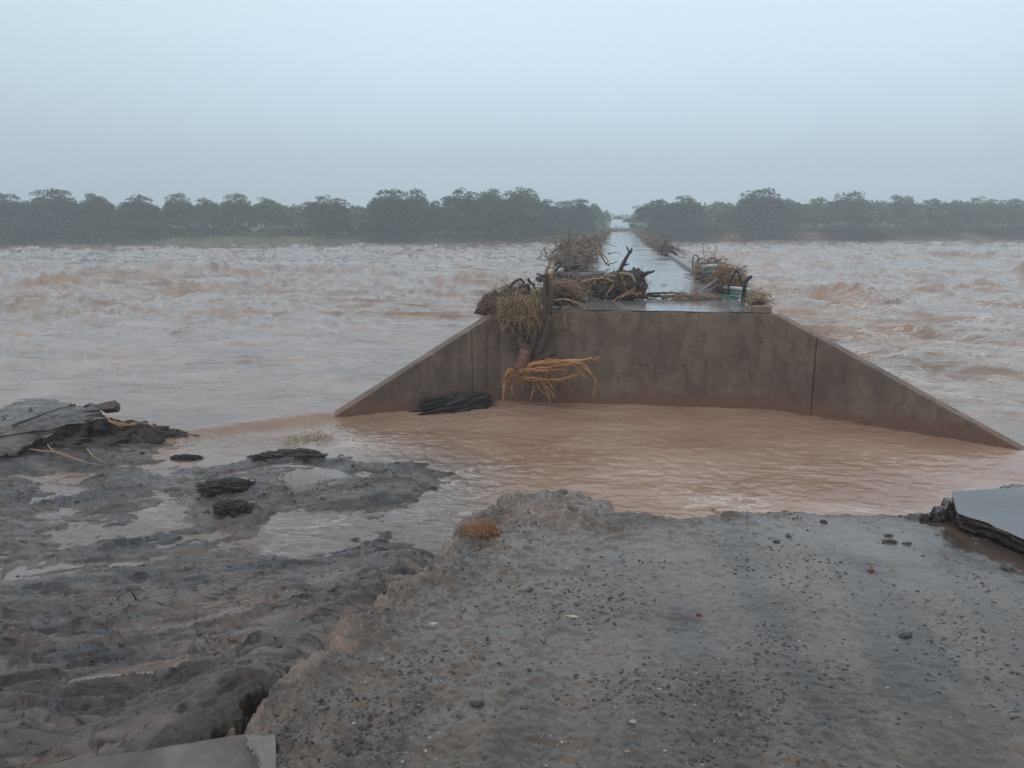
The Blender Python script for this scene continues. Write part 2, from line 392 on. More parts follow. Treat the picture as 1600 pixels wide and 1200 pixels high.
M_GREEN = m_plain("weathered_green_paint", (0.13, 0.24, 0.20), 0.4, 9)
M_WHITE = m_plain("chipped_white_paint", (0.55, 0.57, 0.57), 0.4, 9)
M_STEEL = m_plain("dull_grey_steel", (0.28, 0.29, 0.30), 0.35, 9, 0.4)
M_HOSE = m_plain("black_wet_steel", (0.035, 0.032, 0.032), 0.35, 9, 0.2)
M_BLOCK = m_plain("brown_block", (0.25, 0.155, 0.11), 0.7, 9)
M_STONE_D = m_plain("dark_stone", (0.055, 0.052, 0.05), 0.4, 30)
M_STONE_G = m_plain("grey_green_stone", (0.12, 0.125, 0.12), 0.35, 30)
M_STONE_R = m_plain("rust_red_stone", (0.22, 0.085, 0.05), 0.5, 30)
M_STONE_P = m_plain("pale_stone", (0.48, 0.42, 0.34), 0.5, 30)
def m_leaf(name, c1, c2):
    M = Mt(name, 0.6, 0.3); oi = M.n('ShaderNodeObjectInfo')
    n = M.noise(0.55, 3, M.vec((9, 9, 9))); n2 = M.noise(30, 2)
    c = M.mix(M.ramp(n, [(0.35, 0), (0.65, 1)]), c1, c2)
    c = M.mix(M.math('MULTIPLY', M.ramp(n2, [(0.4, 0), (0.7, 1)]), 0.5), c, tuple(x*1.6 for x in c2))
    c = M.mix(M.math('MULTIPLY', oi.outputs['Random'], 0.4), c, tuple(x*0.7 for x in c1))
    return M.out(c, 0.6)
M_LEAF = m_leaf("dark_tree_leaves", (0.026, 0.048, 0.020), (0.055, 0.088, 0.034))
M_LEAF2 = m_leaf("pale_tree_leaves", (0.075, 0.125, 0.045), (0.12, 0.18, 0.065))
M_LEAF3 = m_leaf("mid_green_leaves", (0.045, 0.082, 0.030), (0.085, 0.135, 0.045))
def m_bank():
    M = Mt("far_bank_soil_and_grass", 0.8); g = M.attr('grass'); n = M.noise(0.25, 6); n2 = M.noise(2.5, 5)
    soil = M.mix(M.ramp(n, [(0.35, 0), (0.65, 1)]), (0.15, 0.105, 0.08), (0.25, 0.165, 0.12))
    gr = M.mix(n2, (0.07, 0.11, 0.045), (0.15, 0.19, 0.085))
    return M.out(M.mix(g, soil, gr), 0.8, M.bump(n2, 0.6, 0.1))
M_BANK = m_bank()

# ------------------------------------------------------------------ foreground terrain
road_px = [(380,1500),(398,1168),(412,1120),(445,1075),(462,1043),(505,1020),(533,1000),(545,955),(600,926),(640,900),(690,872),(712,842),(730,815),(770,788),(800,771),(860,766),(940,778),(972,797),(1050,807),(1100,802),(1180,800),(1250,797),(1340,803),(1440,804),(1478,790),(1510,768),(1620,752),(2000,740),(2700,760)]
def zroad(d): return 2.9 - 0.05*d
def Wr(px, py):
    z = 2.7
    for _ in range(6):
        p = W(px, py, z); z = zroad(math.hypot(p.x, p.y))
    return p
RP = [Wr(*q) for q in road_px]
poly = np.array([(p.x, p.y) for p in RP] + [(30, -3), (30, -12), (-0.9, -12)])
def sdist(x, y, P):
    d = np.full(x.shape, 1e9); ins = np.zeros(x.shape, bool); n = len(P)
    for i in range(n):
        a = P[i]; b = P[(i+1) % n]; e = b - a; wx = x - a[0]; wy = y - a[1]
        t = np.clip((wx*e[0] + wy*e[1]) / (e @ e), 0, 1)
        d = np.minimum(d, (wx - e[0]*t)**2 + (wy - e[1]*t)**2)
        c = (a[1] > y) != (b[1] > y)
        with np.errstate(divide='ignore', invalid='ignore'):
            xi = (b[0]-a[0])*(y-a[1])/(b[1]-a[1] + 1e-12) + a[0]
        ins ^= c & (x < xi)
    d = np.sqrt(d); return np.where(ins, d, -d)
# control heights of the eroded mud beside the road: (px, py, z)
ctl = [(330,1100,2.5),(250,1150,2.5),(395,1062,2.55),(300,1180,2.58),(200,1200,2.45),(-300,665,-.5),(-300,740,.15),(-300,860,.1),(-300,960,.6),(-300,1100,1.6),
 (0,600,-1.2),(0,640,-.4),(0,690,.30),(0,725,.14),(0,770,.10),(0,820,.16),(0,872,-.03),(0,890,.10),(0,950,.5),(0,1050,1.2),(0,1150,1.85),(0,1300,2.3),
 (100,620,-.7),(100,690,.24),(100,755,-.04),(100,805,.06),(110,855,.0),(110,885,.1),(130,960,.65),
 (220,660,-.5),(220,703,.10),(230,735,.02),(200,775,.13),(270,805,-.02),(220,858,.0),(220,920,.45),(220,1000,1.0),(200,1100,1.75),
 (330,690,-.25),(350,728,-.02),(340,755,.25),(330,800,.14),(340,832,-.05),(340,870,.18),(340,940,.65),(340,1020,1.35),
 (420,690,-.5),(440,712,.16),(430,750,.16),(410,790,.16),(430,825,-.10),(430,856,-.08),(430,880,.30),(430,950,1.05),(430,1010,1.75),
 (520,690,-.9),(520,715,.02),(540,750,.12),(520,790,.07),(520,822,-.08),(530,850,-.05),(540,880,.35),(540,920,.95),(525,970,1.65),
 (640,700,-.8),(640,722,.03),(640,755,.13),(640,790,.05),(640,820,-.12),(640,845,-.05),(650,862,.3),(640,885,.9),
 (740,750,-.3),(720,775,.02),(700,810,-.2),(760,780,-.9)]
cp = []
for px, py, z in ctl:
    p = W(px, py, z); cp.append((math.atan2(-p.x, p.y)*3, math.log(math.hypot(p.x, p.y)), z))
for px in (-300, 0, 300, 600, 900, 1250, 1600, 2000):
    for d, z in ((26, -2.0), (40, -2.2)):
        th = math.atan2(-(ray(px, 800).x), ray(px, 800).y); cp.append((th*3, math.log(d), z))
for px in (850, 1050, 1250, 1500, 1800, 2300):
    for d, z in ((5.6, -.6), (7.5, -1.1), (12, -1.6), (17, -1.8)):
        th = math.atan2(-(ray(px, 800).x), ray(px, 800).y); cp.append((th*3, math.log(d), z))
for px in (400, 550, 650, 750, 900):
    th = math.atan2(-(ray(px, 800).x), ray(px, 800).y); cp.append((th*3, math.log(2.2), 2.4))
for th in (1.0, 1.6):
    for d, z in ((1.5, 2.5), (4, 1.9), (8, .6), (14, .1), (20, -.6)): cp.append((th*3, math.log(d), z))
cp = np.array(cp)
def tps(r2): return 0.5*r2*np.log(r2 + 1e-12)
n = len(cp); K = tps(((cp[:, None, :2] - cp[None, :, :2])**2).sum(-1)) + np.eye(n)*0.004
Pm = np.c_[np.ones(n), cp[:, :2]]; A = np.block([[K, Pm], [Pm.T, np.zeros((3, 3))]])
sol = np.linalg.solve(A, np.r_[cp[:, 2], np.zeros(3)])
def mudbase(x, y):
    th = np.arctan2(-x, y)*3; ld = np.log(np.hypot(x, y)); out = sol[n] + sol[n+1]*th + sol[n+2]*ld
    for i in range(n): out = out + sol[i]*tps((th - cp[i, 0])**2 + (ld - cp[i, 1])**2)
    return np.clip(out, -2.3, 2.75)
def G2(x, y, c, sx_, sy_=None):
    sy_ = sy_ or sx_; return np.exp(-((x-c[0])/sx_)**2 - ((y-c[1])/sy_)**2)
CREV = np.array([tuple(W(a, b, 2.62))[:2] for a, b in [(433,1048),(405,1066),(395,1105),(345,1135),(318,1168),(372,1160),(412,1118),(422,1095),(408,1085),(425,1062)]])
SOILP = np.array([tuple(W(a, b, 2.55))[:2] for a, b in [(150,1215),(220,1150),(300,1085),(375,1035),(440,1030),(430,1100),(420,1200),(400,1300),(100,1300)]])
clod = Wr(865, 806); hole = W(385, 1090, 2.5); hole2 = W(350, 1130, 2.5)
def terrain(x, y, full=True):
    d = np.hypot(x, y)
    gd = sdist(x, y, CREV)
    mb = mudbase(x, y)
    # diagonal layered ridges, washed puddles
    ca, sa = math.cos(0.35), math.sin(0.35); u = x*ca + y*sa; v = -x*sa + y*ca
    wv = fbm(u*0.5, v*0.5, 3, 40)*0.7
    r1 = ridged(u*0.55 + wv, v*1.7 + wv, 5, 3, 0.55); f1 = fbm(u*0.35, v*0.8, 3, 9)
    f2 = fbm(u*3, v*7, 4, 60, .6)
    amp = 0.045 + 0.06*smooth(12, 5, d) ; amp = np.where(mb > 1.6, amp*0.55, amp)
    m = mb + amp*(r1 - 1.0) + 0.05*f1 + 0.012*f2 - .01
    st = .075*(1 - .0*d); t_ = m/st + .8*f1 + .12*f2; fr_ = t_ - np.floor(t_); mt_ = (np.floor(t_) + smooth(.60, 1.0, fr_) - .8*f1)*st
    m = m*.55 + mt_*.45 + .006*fbm(u*8, v*16, 4, 61, .6)
    lev = mb + 0.05*fbm(x*0.3, y*0.3, 2, 80) + 0.004*fbm(x*3, y*5, 2, 81)
    pool = smooth(0.0, 0.02, lev - 0.03 - m) * smooth(-.1, .15, -fbm(x*.28, y*.5, 2, 88) + .05)
    pool = pool*(1-so_) if False else pool
    m = m*(1-pool) + (lev-0.03)*pool
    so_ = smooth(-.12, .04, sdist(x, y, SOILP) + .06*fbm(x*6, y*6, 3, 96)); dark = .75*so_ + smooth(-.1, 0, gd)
    zr = zroad(d)
    sd = sdist(x, y, poly) + 0.05*fbm(x*5, y*5, 4, 21) + 0.03*fbm(x*1.3, y*1.3, 2, 22)
    left = smooth(0.6, -0.2, x + 0.05*y)
    rough = 0.0035 + 0.026*np.exp(-np.clip(sd, 0, 9)/0.22) + 0.01*left*np.exp(-np.clip(sd, 0, 9)/.8)
    cl = G2(x, y, clod, .42, .36)
    dry = 1 - .7*smooth(-.6, 2.0, x + .05*y)*smooth(1.6, 3.4, y)
    r = zr + 0.016*fbm(x*.9, y*.9, 3, 30) + rough*(.3 + .7*dry)*fbm(x*6, y*6, 5, 31, .65) - .0024*dry*ridged(x*14, y*18, 4, 35, .6)
    bl = np.abs(fbm(x*9, y*11, 3, 37)); r = r + .008*dry*np.clip(bl-.35, 0, 1)
    # wheel ruts heading for the lost approach
    r = r - 0.02*np.exp(-((x + 0.25 - .05*y)/.16)**2) + .012*np.exp(-((x + .02 - .05*y)/.1)**2)
    r = r + cl*(0.015 + .035*ridged(x*5, y*8, 5, 50, .6))
    k = smooth(-0.22, 0.0, sd)
    z = m + so_*(.022*fbm(x*9, y*9, 5, 97, .6) - .01) ; z = z + (r - z)*k
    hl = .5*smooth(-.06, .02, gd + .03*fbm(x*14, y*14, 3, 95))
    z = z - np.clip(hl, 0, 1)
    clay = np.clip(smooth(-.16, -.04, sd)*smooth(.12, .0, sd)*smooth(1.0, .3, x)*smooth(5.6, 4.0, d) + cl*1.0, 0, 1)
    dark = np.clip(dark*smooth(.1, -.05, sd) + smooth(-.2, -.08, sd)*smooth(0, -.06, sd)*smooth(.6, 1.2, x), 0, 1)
    return z, sd, pool*(1-k), clay, dark
def zgr(x, y):
    return float(terrain(np.array([x]), np.array([y]))[0][0])
def fan(thetas, ds):
    T, D = np.meshgrid(thetas, ds); return -np.sin(T + 0)*D, np.cos(T)*D
def grid_quads(nr, nc):
    i = np.arange(nr*nc).reshape(nr, nc)
    return np.stack([i[:-1, :-1], i[:-1, 1:], i[1:, 1:], i[1:, :-1]], -1).reshape(-1, 4)
th_in = np.arange(YAW - R(37), YAW + R(39), 2.1/F)
th = np.r_[np.linspace(R(-88), th_in[0], 60)[:-1], th_in, np.linspace(th_in[-1], R(88), 60)[1:]]
ds = np.exp(np.arange(math.log(0.7), math.log(27), 0.0042))
X, Y = fan(th, ds)
Z, SD, POOL, CLAY, DARK = terrain(X, Y)
V = np.stack([X, Y, Z], -1).reshape(-1, 3); Q = grid_quads(len(ds), len(th))[:, ::-1]
sdq = SD.ravel()[Q].mean(1)
at_all = dict(pool=POOL, clay=CLAY, dark=DARK, wet=np.clip(smooth(-.6, 2.2, X + .05*Y)*smooth(1.6, 3.4, Y)*1.0 + .25, 0, 1)*smooth(0, .25, SD)*smooth(-.75, .35, fbm(X*1.1, Y*1.1, 3, 51)))
def submesh(name, sel, mat):
    q = Q[sel]; u, inv = np.unique(q, return_inverse=True)
    me = mesh_np(name, V[u], inv.reshape(q.shape), {k_: a.ravel()[u] for k_, a in at_all.items()})
    return tag(link(name, me, mat), kind='structure')
submesh("road", sdq > -0.005, M_ROAD)
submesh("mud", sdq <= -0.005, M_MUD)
# ------------------------------------------------------------------ river
YW = W(1031, 634, 0).y          # back wall plane of the abutment
ZD = at(1100, 489, YW).z        # deck height
wallL, wallR = W(790, 628, 0), W(1232, 638, 0)
wingL, wingR = W(508, 660, 0), W(1602, 706, 0)
CL, CR = Vector((at(782, 500, YW).x, YW)), Vector((at(1212, 493, YW).x, YW))
def cross_side(x, y, a, b): return (b[0]-a[0])*(y-a[1]) - (b[1]-a[1])*(x-a[0])
def river_h(x, y):
    d = np.hypot(x, y)
    inside = smooth(-.15, .05, (CL[0]-.2) - x - (YW - y)*2.05 + 0) # placeholder, refined below
    # the sheltered pool lies between the two wing walls on the near side of the wall
    lx = CL[0] + (wingL.x - CL[0])*np.clip((YW - y)/(YW - wingL.y), 0, 5)
    rx = CR[0] + (wingR.x - CR[0])*np.clip((YW - y)/(YW - wingR.y), 0, 5)
    pool = smooth(-.5, .3, x - lx)*smooth(-.5, .3, rx - x)*smooth(YW + .3, YW - .2, y)
    left = smooth(2, -4, x - y*.02); right = 1 - left
    A = 0.02 + (0.08*smooth(16, 30, d) + 0.24*smooth(30, 52, d) + 0.06*smooth(60, 100, d))*left \
        + (0.16*smooth(18, 30, d) + 0.18*smooth(30, 60, d))*right
    calm = left*G2(x, y, W(100, 405, 0), 40, 16); A = A*(1 - .55*calm)
    A = A*(1 - pool) + .010*pool
    wx = fbm(x*.07, y*.07, 3, 5)*2.0
    sk = y + .35*x
    h = A*(1.0*fbm(x*.10 + wx*.3, y*.17, 2, 1) + .75*(1 - 2.4*np.abs(fbm(x*.10 + wx*.35, sk*.22 + wx*.4, 3, 2, .5))) + .35*ridged(x*.30 + wx*.4, sk*.6 + wx*.3, 3, 4, .55) - .2)
    h = h + A*.22*(1 - 2*np.abs(fbm(x*.75 + wx, y*1.9 + wx, 3, 8, .5)))
    h = h + (.012*(1-pool) + .006*pool)*fbm(x*1.3 + .5*fbm(x, y, 2, 77), y*3.0, 4, 6, .6) + .011*pool*(1 - 2*np.abs(fbm(x*1.6 + wx, y*2.1 + .5*x + wx, 4, 19, .6)))
    churn = .6*right*smooth(.35, .85, fbm(x*.10, y*.16, 4, 12)*1.0 + .35*G2(x, y, W(1200, 430, 0), 14, 25))*(1-pool)
    churn = churn + .15*left*smooth(.5, .9, fbm(x*.12, y*.2, 3, 14))*smooth(25, 45, d)*(1-pool)
    # broken standing waves and boils seen on the river: (px, py, half width, half depth, height, churn)
    for px, py, wx_, wy_, hh, c_ in [(98,455,2.2,2.4,.75,.9),(60,462,4,3,.2,.3),(250,430,12,3,.45,.3),(450,428,12,3,.40,.1),(360,455,5,2,.35,.5),(560,425,7,3,.35,.1),(730,440,3.6,3,.45,.8),(640,490,2.4,1.2,.15,.1),(720,470,3,1.2,.22,.4),
        (40,478,4,2,.25,.5),(130,500,3,1.2,.15,.1),(430,495,5,1.2,.16,.1),(300,520,6,1.5,.12,0),
        (1315,465,1.9,1.3,.55,1),(1330,488,1.6,.9,.42,1),(1270,470,1.8,1.0,.3,.9),(1205,428,1.8,1.4,.45,.7),(1460,458,1.4,1.2,.38,.7),(1530,455,1.5,1.1,.28,.7),(1390,495,2.0,.9,.25,.7),(1240,500,1.4,.7,.25,.9),
        (1600,435,1.4,1.6,.8,1),(1470,430,4,2,.25,.2),(1560,470,3,1.2,.25,.4),(1380,440,4,2,.2,.3),(1210,455,2.2,1.8,.3,1),(1300,520,1.4,.6,.18,.8),(1430,520,2,.6,.15,.4),(1385,395,8,6,.7,.3),(1500,405,9,6,.6,.2),(1150,405,7,6,.4,.6),(1230,415,6,4,.4,.6)]:
        c = W(px, py, 0.0); g = G2(x, y, (c.x, c.y), wx_, wy_)
        h = h + hh*g*(1 + .35*fbm(x*1.1, y*1.6, 4, 23, .6)); churn = churn + c_*g*(1 + .9*fbm(x*1.0, y*1.5, 3, 24))
    # outside water stands a little higher and pours over the low end of the left wing
    sp = smooth(.5, -.5, x - lx)*G2(x, y, (wingL.x - .6, wingL.y - .4), 3.0, 3.0)
    h = h + .16*sp
    lip = G2(x, y, (wingL.x - .35, wingL.y - .35), .55, .55)
    foam = (.12 + .55*smooth(30, 50, d)*smooth(-.2, .6, fbm(x*.06, y*.09, 3, 15)))*(1-pool) + .28*pool*smooth(17.5, 14, d)
    foam = foam + .6*G2(x, y, W(560, 815, 0), 1.6, .8) + .5*G2(x, y, W(560, 690, 0), 1.2, .7) + .5*G2(x, y, W(740, 735, 0), 1.0, .9) + .5*G2(x, y, W(1180, 800, 0), 3.2, .9) + .75*right*smooth(17, 24, d)*(1-pool)
    churn = np.clip(churn + .5*lip, 0, 1)
    h = h + churn*.05*fbm(x*2.3, y*2.8, 4, 33, .65)
    return h, churn, np.clip(foam, 0, 1.3), np.clip(pool*smooth(-5.0, 1.5, x + (y-13)*.8) + .05*right*(1-pool) + .35*(1-right)*smooth(30,50,d)*0, 0, 1)
ys = np.r_[np.arange(374.6, 400, .45), np.arange(400, 700, 1.15), np.arange(700, 900, 2.0), np.arange(900, 1300, 30)]
dr = (F*H/(ys - 346))[::-1]
dr = np.r_[dr, [230]]
thr_in = np.arange(YAW - R(37), YAW + R(37), 1.9/F)
thr = np.r_[np.linspace(R(-75), thr_in[0], 50)[:-1], thr_in, np.linspace(thr_in[-1], R(80), 50)[1:]]
X, Y = fan(thr, dr); hh, ch, fo, rd = river_h(X, Y)
me = mesh_np("river", np.stack([X, Y, hh], -1).reshape(-1, 3), grid_quads(len(dr), len(thr))[:, ::-1], dict(churn=ch, foam=fo, red=rd, agitation=np.clip(.25 + .8*smooth(24, 44, np.hypot(X, Y)) + .55*smooth(2, 8, X)*smooth(17, 22, Y), 0, 1.1), shallow=.9*smooth(-.8, -3.2, X + (Y-12)*.35)*smooth(16.5, 13.5, np.hypot(X, Y))))
tag(link("river", me, M_WATER), kind='structure')
def zwater(x, y): return float(river_h(np.array([x]), np.array([y]))[0][0])

# ------------------------------------------------------------------ far bank
BL, BR = W(0, 384.5, 0), W(1600, 377, 0)
def ybank(x): return BL.y + (x - BL.x)*(BR.y - BL.y)/(BR.x - BL.x) + 2.0*np.asarray(fbm(np.asarray(x)*.03, np.asarray(x)*0+.5, 3, 70))
XR = at(968, 350, 200).x
def farroad(y): return np.where(y < 215, 2.05 + 0*y, 2.05 + (np.clip(y, 215, 290)-215)*.042)
def farh(x, y):
    t = y - ybank(x)
    h = -1.0 + 2.6*smooth(-2, 5.5, t) + 1.0*smooth(6, 60, t) + .35*fbm(x*.15, y*.15, 4, 71)*smooth(0, 3, t) + .03*np.clip(y-215, 0, 75)
    h = h - 2.5*smooth(290, 360, y)
    k = smooth(9, 4.0, np.abs(x - XR))
    fr = np.where(y > 290, farroad(np.full_like(y, 290.)) - 2.5*smooth(290, 360, y), farroad(y)) - .12
    return h*(1-k) + fr*k*smooth(-4, 1, t) + (-1.0)*k*(1 - smooth(-4, 1, t))
xs = np.arange(-290, 290, 1.2); yv = np.r_[np.arange(120, 215, .8), np.arange(215, 450, 4)]
X, Y = np.meshgrid(xs, yv); Z = farh(X, Y)
t = Y - ybank(X)
gr = np.clip(smooth(3, 7, t + 3*fbm(X*.08, Y*.08, 3, 72)) + .6*smooth(-25, -60, X)*smooth(0, 3, t), 0, 1)
me = mesh_np("far_bank", np.stack([X, Y, Z], -1).reshape(-1, 3), grid_quads(len(yv), len(xs)), dict(grass=gr))
tag(link("far_bank", me, M_BANK), kind='structure')
mb = MB()
ysr = list(np.arange(186, 291, 3.0)); P = []; Fq = []
for i, yy in enumerate(ysr):
    z = float(farroad(np.array([yy]))[0]) + .03
    P += [(XR - 2.7, yy, z), (XR + 2.7, yy, z)]
    if i: Fq.append((2*i-2, 2*i-1, 2*i+1, 2*i))
mb.poly(P, Fq); tag(mb.build("far_road", M_DECK, None, True), kind='structure')

# ------------------------------------------------------------------ bridge
XDL, XDR = at(800, 489, YW).x, at(1186, 489, YW).x
YE = 186.5
br = empty("bridge", (XR, YW, 0), "long low concrete bridge deck cut off at its broken abutment, running to the far bank", "bridge")
def wall_mesh(A, zA, B, zB, th_, bot=-1.6, batter=0.0, seg=1):
    d = (B - A); nrm = Vector((-d.y, d.x)).normalized()*th_
    ns_ = max(4, int(d.length/.09)); nv = Vector((nrm.x, nrm.y, 0)); a3 = Vector((A.x, A.y, zA)); b3 = Vector((B.x, B.y, zB))
    fr = [a3.lerp(b3, i/ns_) + (Vector((0, 0, -abs(random.gauss(0, .006)) - (.03*random.random() if random.random() < .06 else 0))) if 0 < i < ns_ else Vector()) for i in range(ns_+1)]
    mb = MB(); top = fr + [a3.lerp(b3, i/ns_) + nv for i in range(ns_, -1, -1)]
    mb.prism(top, [Vector((0, 0, bot - t_.z)) for t_ in top]); return mb
CL2, CR2 = CL, CR
WLe = Vector((wingL.x, wingL.y)); WRe = Vector((wingR.x, wingR.y)); WLe = WLe + (WLe-CL)*.30; WRe = WRe + (WRe-CR)*.15
def bevel(o, w_=0.02):
    m = o.modifiers.new("bevel", 'BEVEL'); m.width = w_; m.segments = 2; m.limit_method = 'ANGLE'; return o
bevel(wall_mesh(CL, ZD, CR, ZD, .45).build("abutment_wall", M_CONC, br))
def wing(A, B, zend, jx, flip):
    j = A.lerp(B, jx); zj = ZD + (zend-ZD)*jx; g = (B-A).normalized()*.009
    for P0, z0, P1, z1 in ((A, ZD-.004, j-g, zj), (j+g, zj, B, zend)):
        if flip: m = wall_mesh(P1, z1, P0, z0, .32)
        else: m = wall_mesh(P0, z0, P1, z1, .32)
        bevel(m.build("wing_wall", M_CONC, br), .015)
zL = -.30*ZD; zR = -.15*ZD
eps = -.03
wing(CL + (WLe-CL).normalized()*eps, WLe, zL, (782-735)/(782-508)/1.30*1.05, True)
wing(CR + (WRe-CR).normalized()*eps, WRe, zR, .17, False)
for px_, py_ in ((1011,570),(1040,571),(1069,571),(1127,572),(1100,533),(1188,535),(925,560)):
    p_ = at(px_, py_, YW - .002); mb = MB(); mb.tube([p_, p_ + Vector((0, .001, 0))], .028, .022, 9, .25); mb.build("weep_hole", M_HOSE, br)
# deck slabs
mb = MB(); L = YE - (YW + .45); ns = 22
for i in range(ns):
    y0 = YW + .46 + L*i/ns; y1 = YW + .45 + L*(i+1)/ns - .01
    mb.box(((XDL+XDR)/2, (y0+y1)/2, ZD - .2), (XDR-XDL, y1-y0, .4))
mb.build("deck", M_DECK, br)
mb = MB(); mb.box(((XDL+XDR)/2, YW + .225, ZD + .012), (XDR-XDL-.1, .42, .02)); mb.build("deck_end_strip", M_DECK, br)
mb = MB()
pts = [Vector((XDL + .1 + (XDR-XDL-.2)*i/24, YW + .02 + .015*math.sin(i*1.3), ZD + .022 + .006*math.sin(i*.9) + (.02 if i in (4, 5) else 0))) for i in range(25)]
mb.tube(pts, .014, .012, 5); mb.build("edge_angle", M_HOSE, br)
for i in range(1, ns, 1):
    mb = MB(); y0 = YW + .45 + L*i/ns
    mb.box(((XDL+XDR)/2, y0, (ZD-.4-1.6)/2), (XDR-XDL-.6, .55, ZD-.4+1.6 - .004)); mb.build("pier", M_CONC, br)
for sgn, xk in ((-1, XDL + .13), (1, XDR - .13)):
    mb = MB()
    for i in range(ns*2):
        if sgn > 0 and i < 3: continue
        y0 = YW + 3.2 + (L-3.2)*i/(ns*2); y1 = y0 + (L-3.2)/(ns*2) - .03
        mb.box((xk, (y0+y1)/2, ZD + .095), (.26, y1-y0, .19 - .004))
    bevel(mb.build("kerb", M_CONC2, br), .02)
# bent rail posts on the downstream kerb
def post(px, py_top, Y, hooks, r=.035):
    x = XDR - .1; base = Vector((x, Y, ZD + .02)); top = at(px, py_top, Y)
    mb = MB()
    mb.tube(bendy([base] + [base + Vector(h) for h in hooks], 4, .004), r, r*.8, 6)
    return mb.build("rail_post", M_HOSE, br)
post(1062, 403, 36, [(0,0,.35),(.02,0,.62),(.18,0,.66),(.3,.05,.3)])
post(1068, 406, 34.5, [(.0,0,.3),(.1,0,.55),(.28,0,.6)])
post(1085, 412, 30.5, [(0,0,.5),(.1,0,.75),(.28,0,.78),(.4,0,.45)], .045)
post(1098, 416, 29.5, [(0,0,.4),(.2,0,.7),(.3,0,.72)], .04)
post(1157, 433, 24.0, [(.0,0,.3),(.16,0,.72),(.22,0,.7),(.36,0,.32)], .04)
post(1184, 441, 21.3, [(.02,0,.35),(.06,0,.62),(.2,0,.74)], .055)
# long downstream rail lying on the kerb
mb = MB()
mb.tube(bendy([(XDR-.02, 56, ZD+.35), (XDR+.02, 46, ZD+.42), (XDR+.05, 38, ZD+.30), (XDR+.1, 33, ZD+.22)], 5, .01), .04, .04, 6)
mb.build("hand_rail", M_STEEL, br)

# ------------------------------------------------------------------ debris
def strands(mb, c, size, nn, L, r, droop=.02, turn=.3, flat=.4, sides=3, aim=None):
    c = Vector(c)
    for _ in range(nn):
        q = rv(1); q.normalize(); q *= random.uniform(.25, 1)**.5
        p = c + Vector((q.x*size[0], q.y*size[1], q.z*size[2]))
        d = rv(1); d.z *= flat
        if aim is not None: d = d*.6 + Vector(aim)
        l = random.uniform(.4, 1.2)*L
        rr = r*random.uniform(.5, 1.3)
        mb.tube(wander(p - d.normalized()*l*.5, d, l, 5, turn, droop), rr, rr*.4, sides, 0, False)
def heap(name, label, cat, c, size, sticks, straw, core=True, mats=(M_TWIG, M_STRAW), L=(1.2, .7), r=(.022, .008), group=None, flat=.4, seed=1):
    c = Vector(c); o = empty(name, (c.x, c.y, c.z - size[2]), label, cat, group)
    if core:
        mb = MB(); lump(mb, c - Vector((0, 0, size[2]*.35)), (size[0]*.55, size[1]*.55, size[2]*.5), seed, .6, 16, fq=2.2); mb.build("packed_soil", M_SOIL, o, True)
    mb = MB(); strands(mb, c, size, sticks, L[0], r[0], .01, .25, flat, 5); mb.build("driftwood", mats[0], o, True)
    mb = MB(); strands(mb, c, size, straw, L[1], r[1], .05, .35, flat, 3); mb.build("matted_straw", mats[1], o, True)
    return o
U = lambda u, v: (740 + u/4.287, 360 + v/4.287)
def up(u, v, Y): return at(*U(u, v), Y)
YT = YW - .45
# hanging uprooted tree
tb = up(330, 930, YT)
tr = empty("uprooted_tree", tb, "uprooted tree hanging over the wall face with orange roots spread out below its forked trunk", "uprooted tree")
mb = MB()
mb.tube(bendy([up(310,960,YT), up(335,900,YT), up(355,830,YT), up(345,760,YT+.1)], 5, .01), .15, .17, 10, .12)
mb.tube(bendy([up(350,850,YT), up(320,760,YT+.05), up(295,640,YT+.2), up(285,540,YT+.35)], 5, .01), .15, .07, 8, .12)
mb.tube(bendy([up(370,860,YT), up(400,780,YT), up(410,690,YT), up(430,600,YT+.1), up(420,520,YT+.3)], 5, .008), .10, .045, 7, .12)
mb.tube(bendy([up(400,900,YT), up(450,780,YT-.05), up(490,660,YT-.05), up(500,560,YT), up(490,460,YT+.1), up(487,330,YT+.2)], 7, .016), .12, .075, 9, .25)
mb.tube(bendy([up(475,620,YT-.1), up(478,480,YT), up(480,380,YT+.1), up(490,290,YT+.15)], 4, .01), .05, .06, 6, .12)
mb.tube(bendy([up(515,560,YT), up(520,440,YT), up(508,330,YT+.1)], 4, .01), .05, .05, 6, .12)
mb.tube(bendy([up(400,900,YT), up(470,850,YT-.2), up(545,815,YT-.35)], 4, .006), .10, .085, 8, .1)
mb.build("trunk", M_BARK, tr, True)
mb = MB()
lump(mb, up(335,915,YT-.03), (.22, .2, .16), 3, .35, 12); mb.tube(bendy([up(300,940,YT-.1), up(330,880,YT-.1), up(350,800,YT-.12)], 4, .01), .17, .15, 10, .15)
mb.build("root_flare", M_RBARK, tr, True)
mb = MB()
mb.tube(bendy([up(488,330,YT+.2), up(492,260,YT+.2), up(525,205,YT+.15)], 4, .008), .07, .012, 6, .15)
mb.tube(bendy([up(500,330,YT+.2), up(545,270,YT+.1), up(580,225,YT+.1), up(603,165,YT+.1)], 4, .008), .075, .008, 6, .15)
mb.build("splintered_top", M_ROOT2, tr, True)
mb = MB()
mb.tube(bendy([up(545,270,YT+.06), up(572,240,YT+.06), up(590,205,YT+.06)], 4, .004), .04, .02, 5); mb.build("branch", M_DARK, tr, True); mb = MB()
mb.tube(bendy([up(480,310,YT), up(450,300,YT-.1), up(422,290,YT-.1)], 4, .004), .03, .022, 5)
mb.build("branch", M_DARK, tr, True)
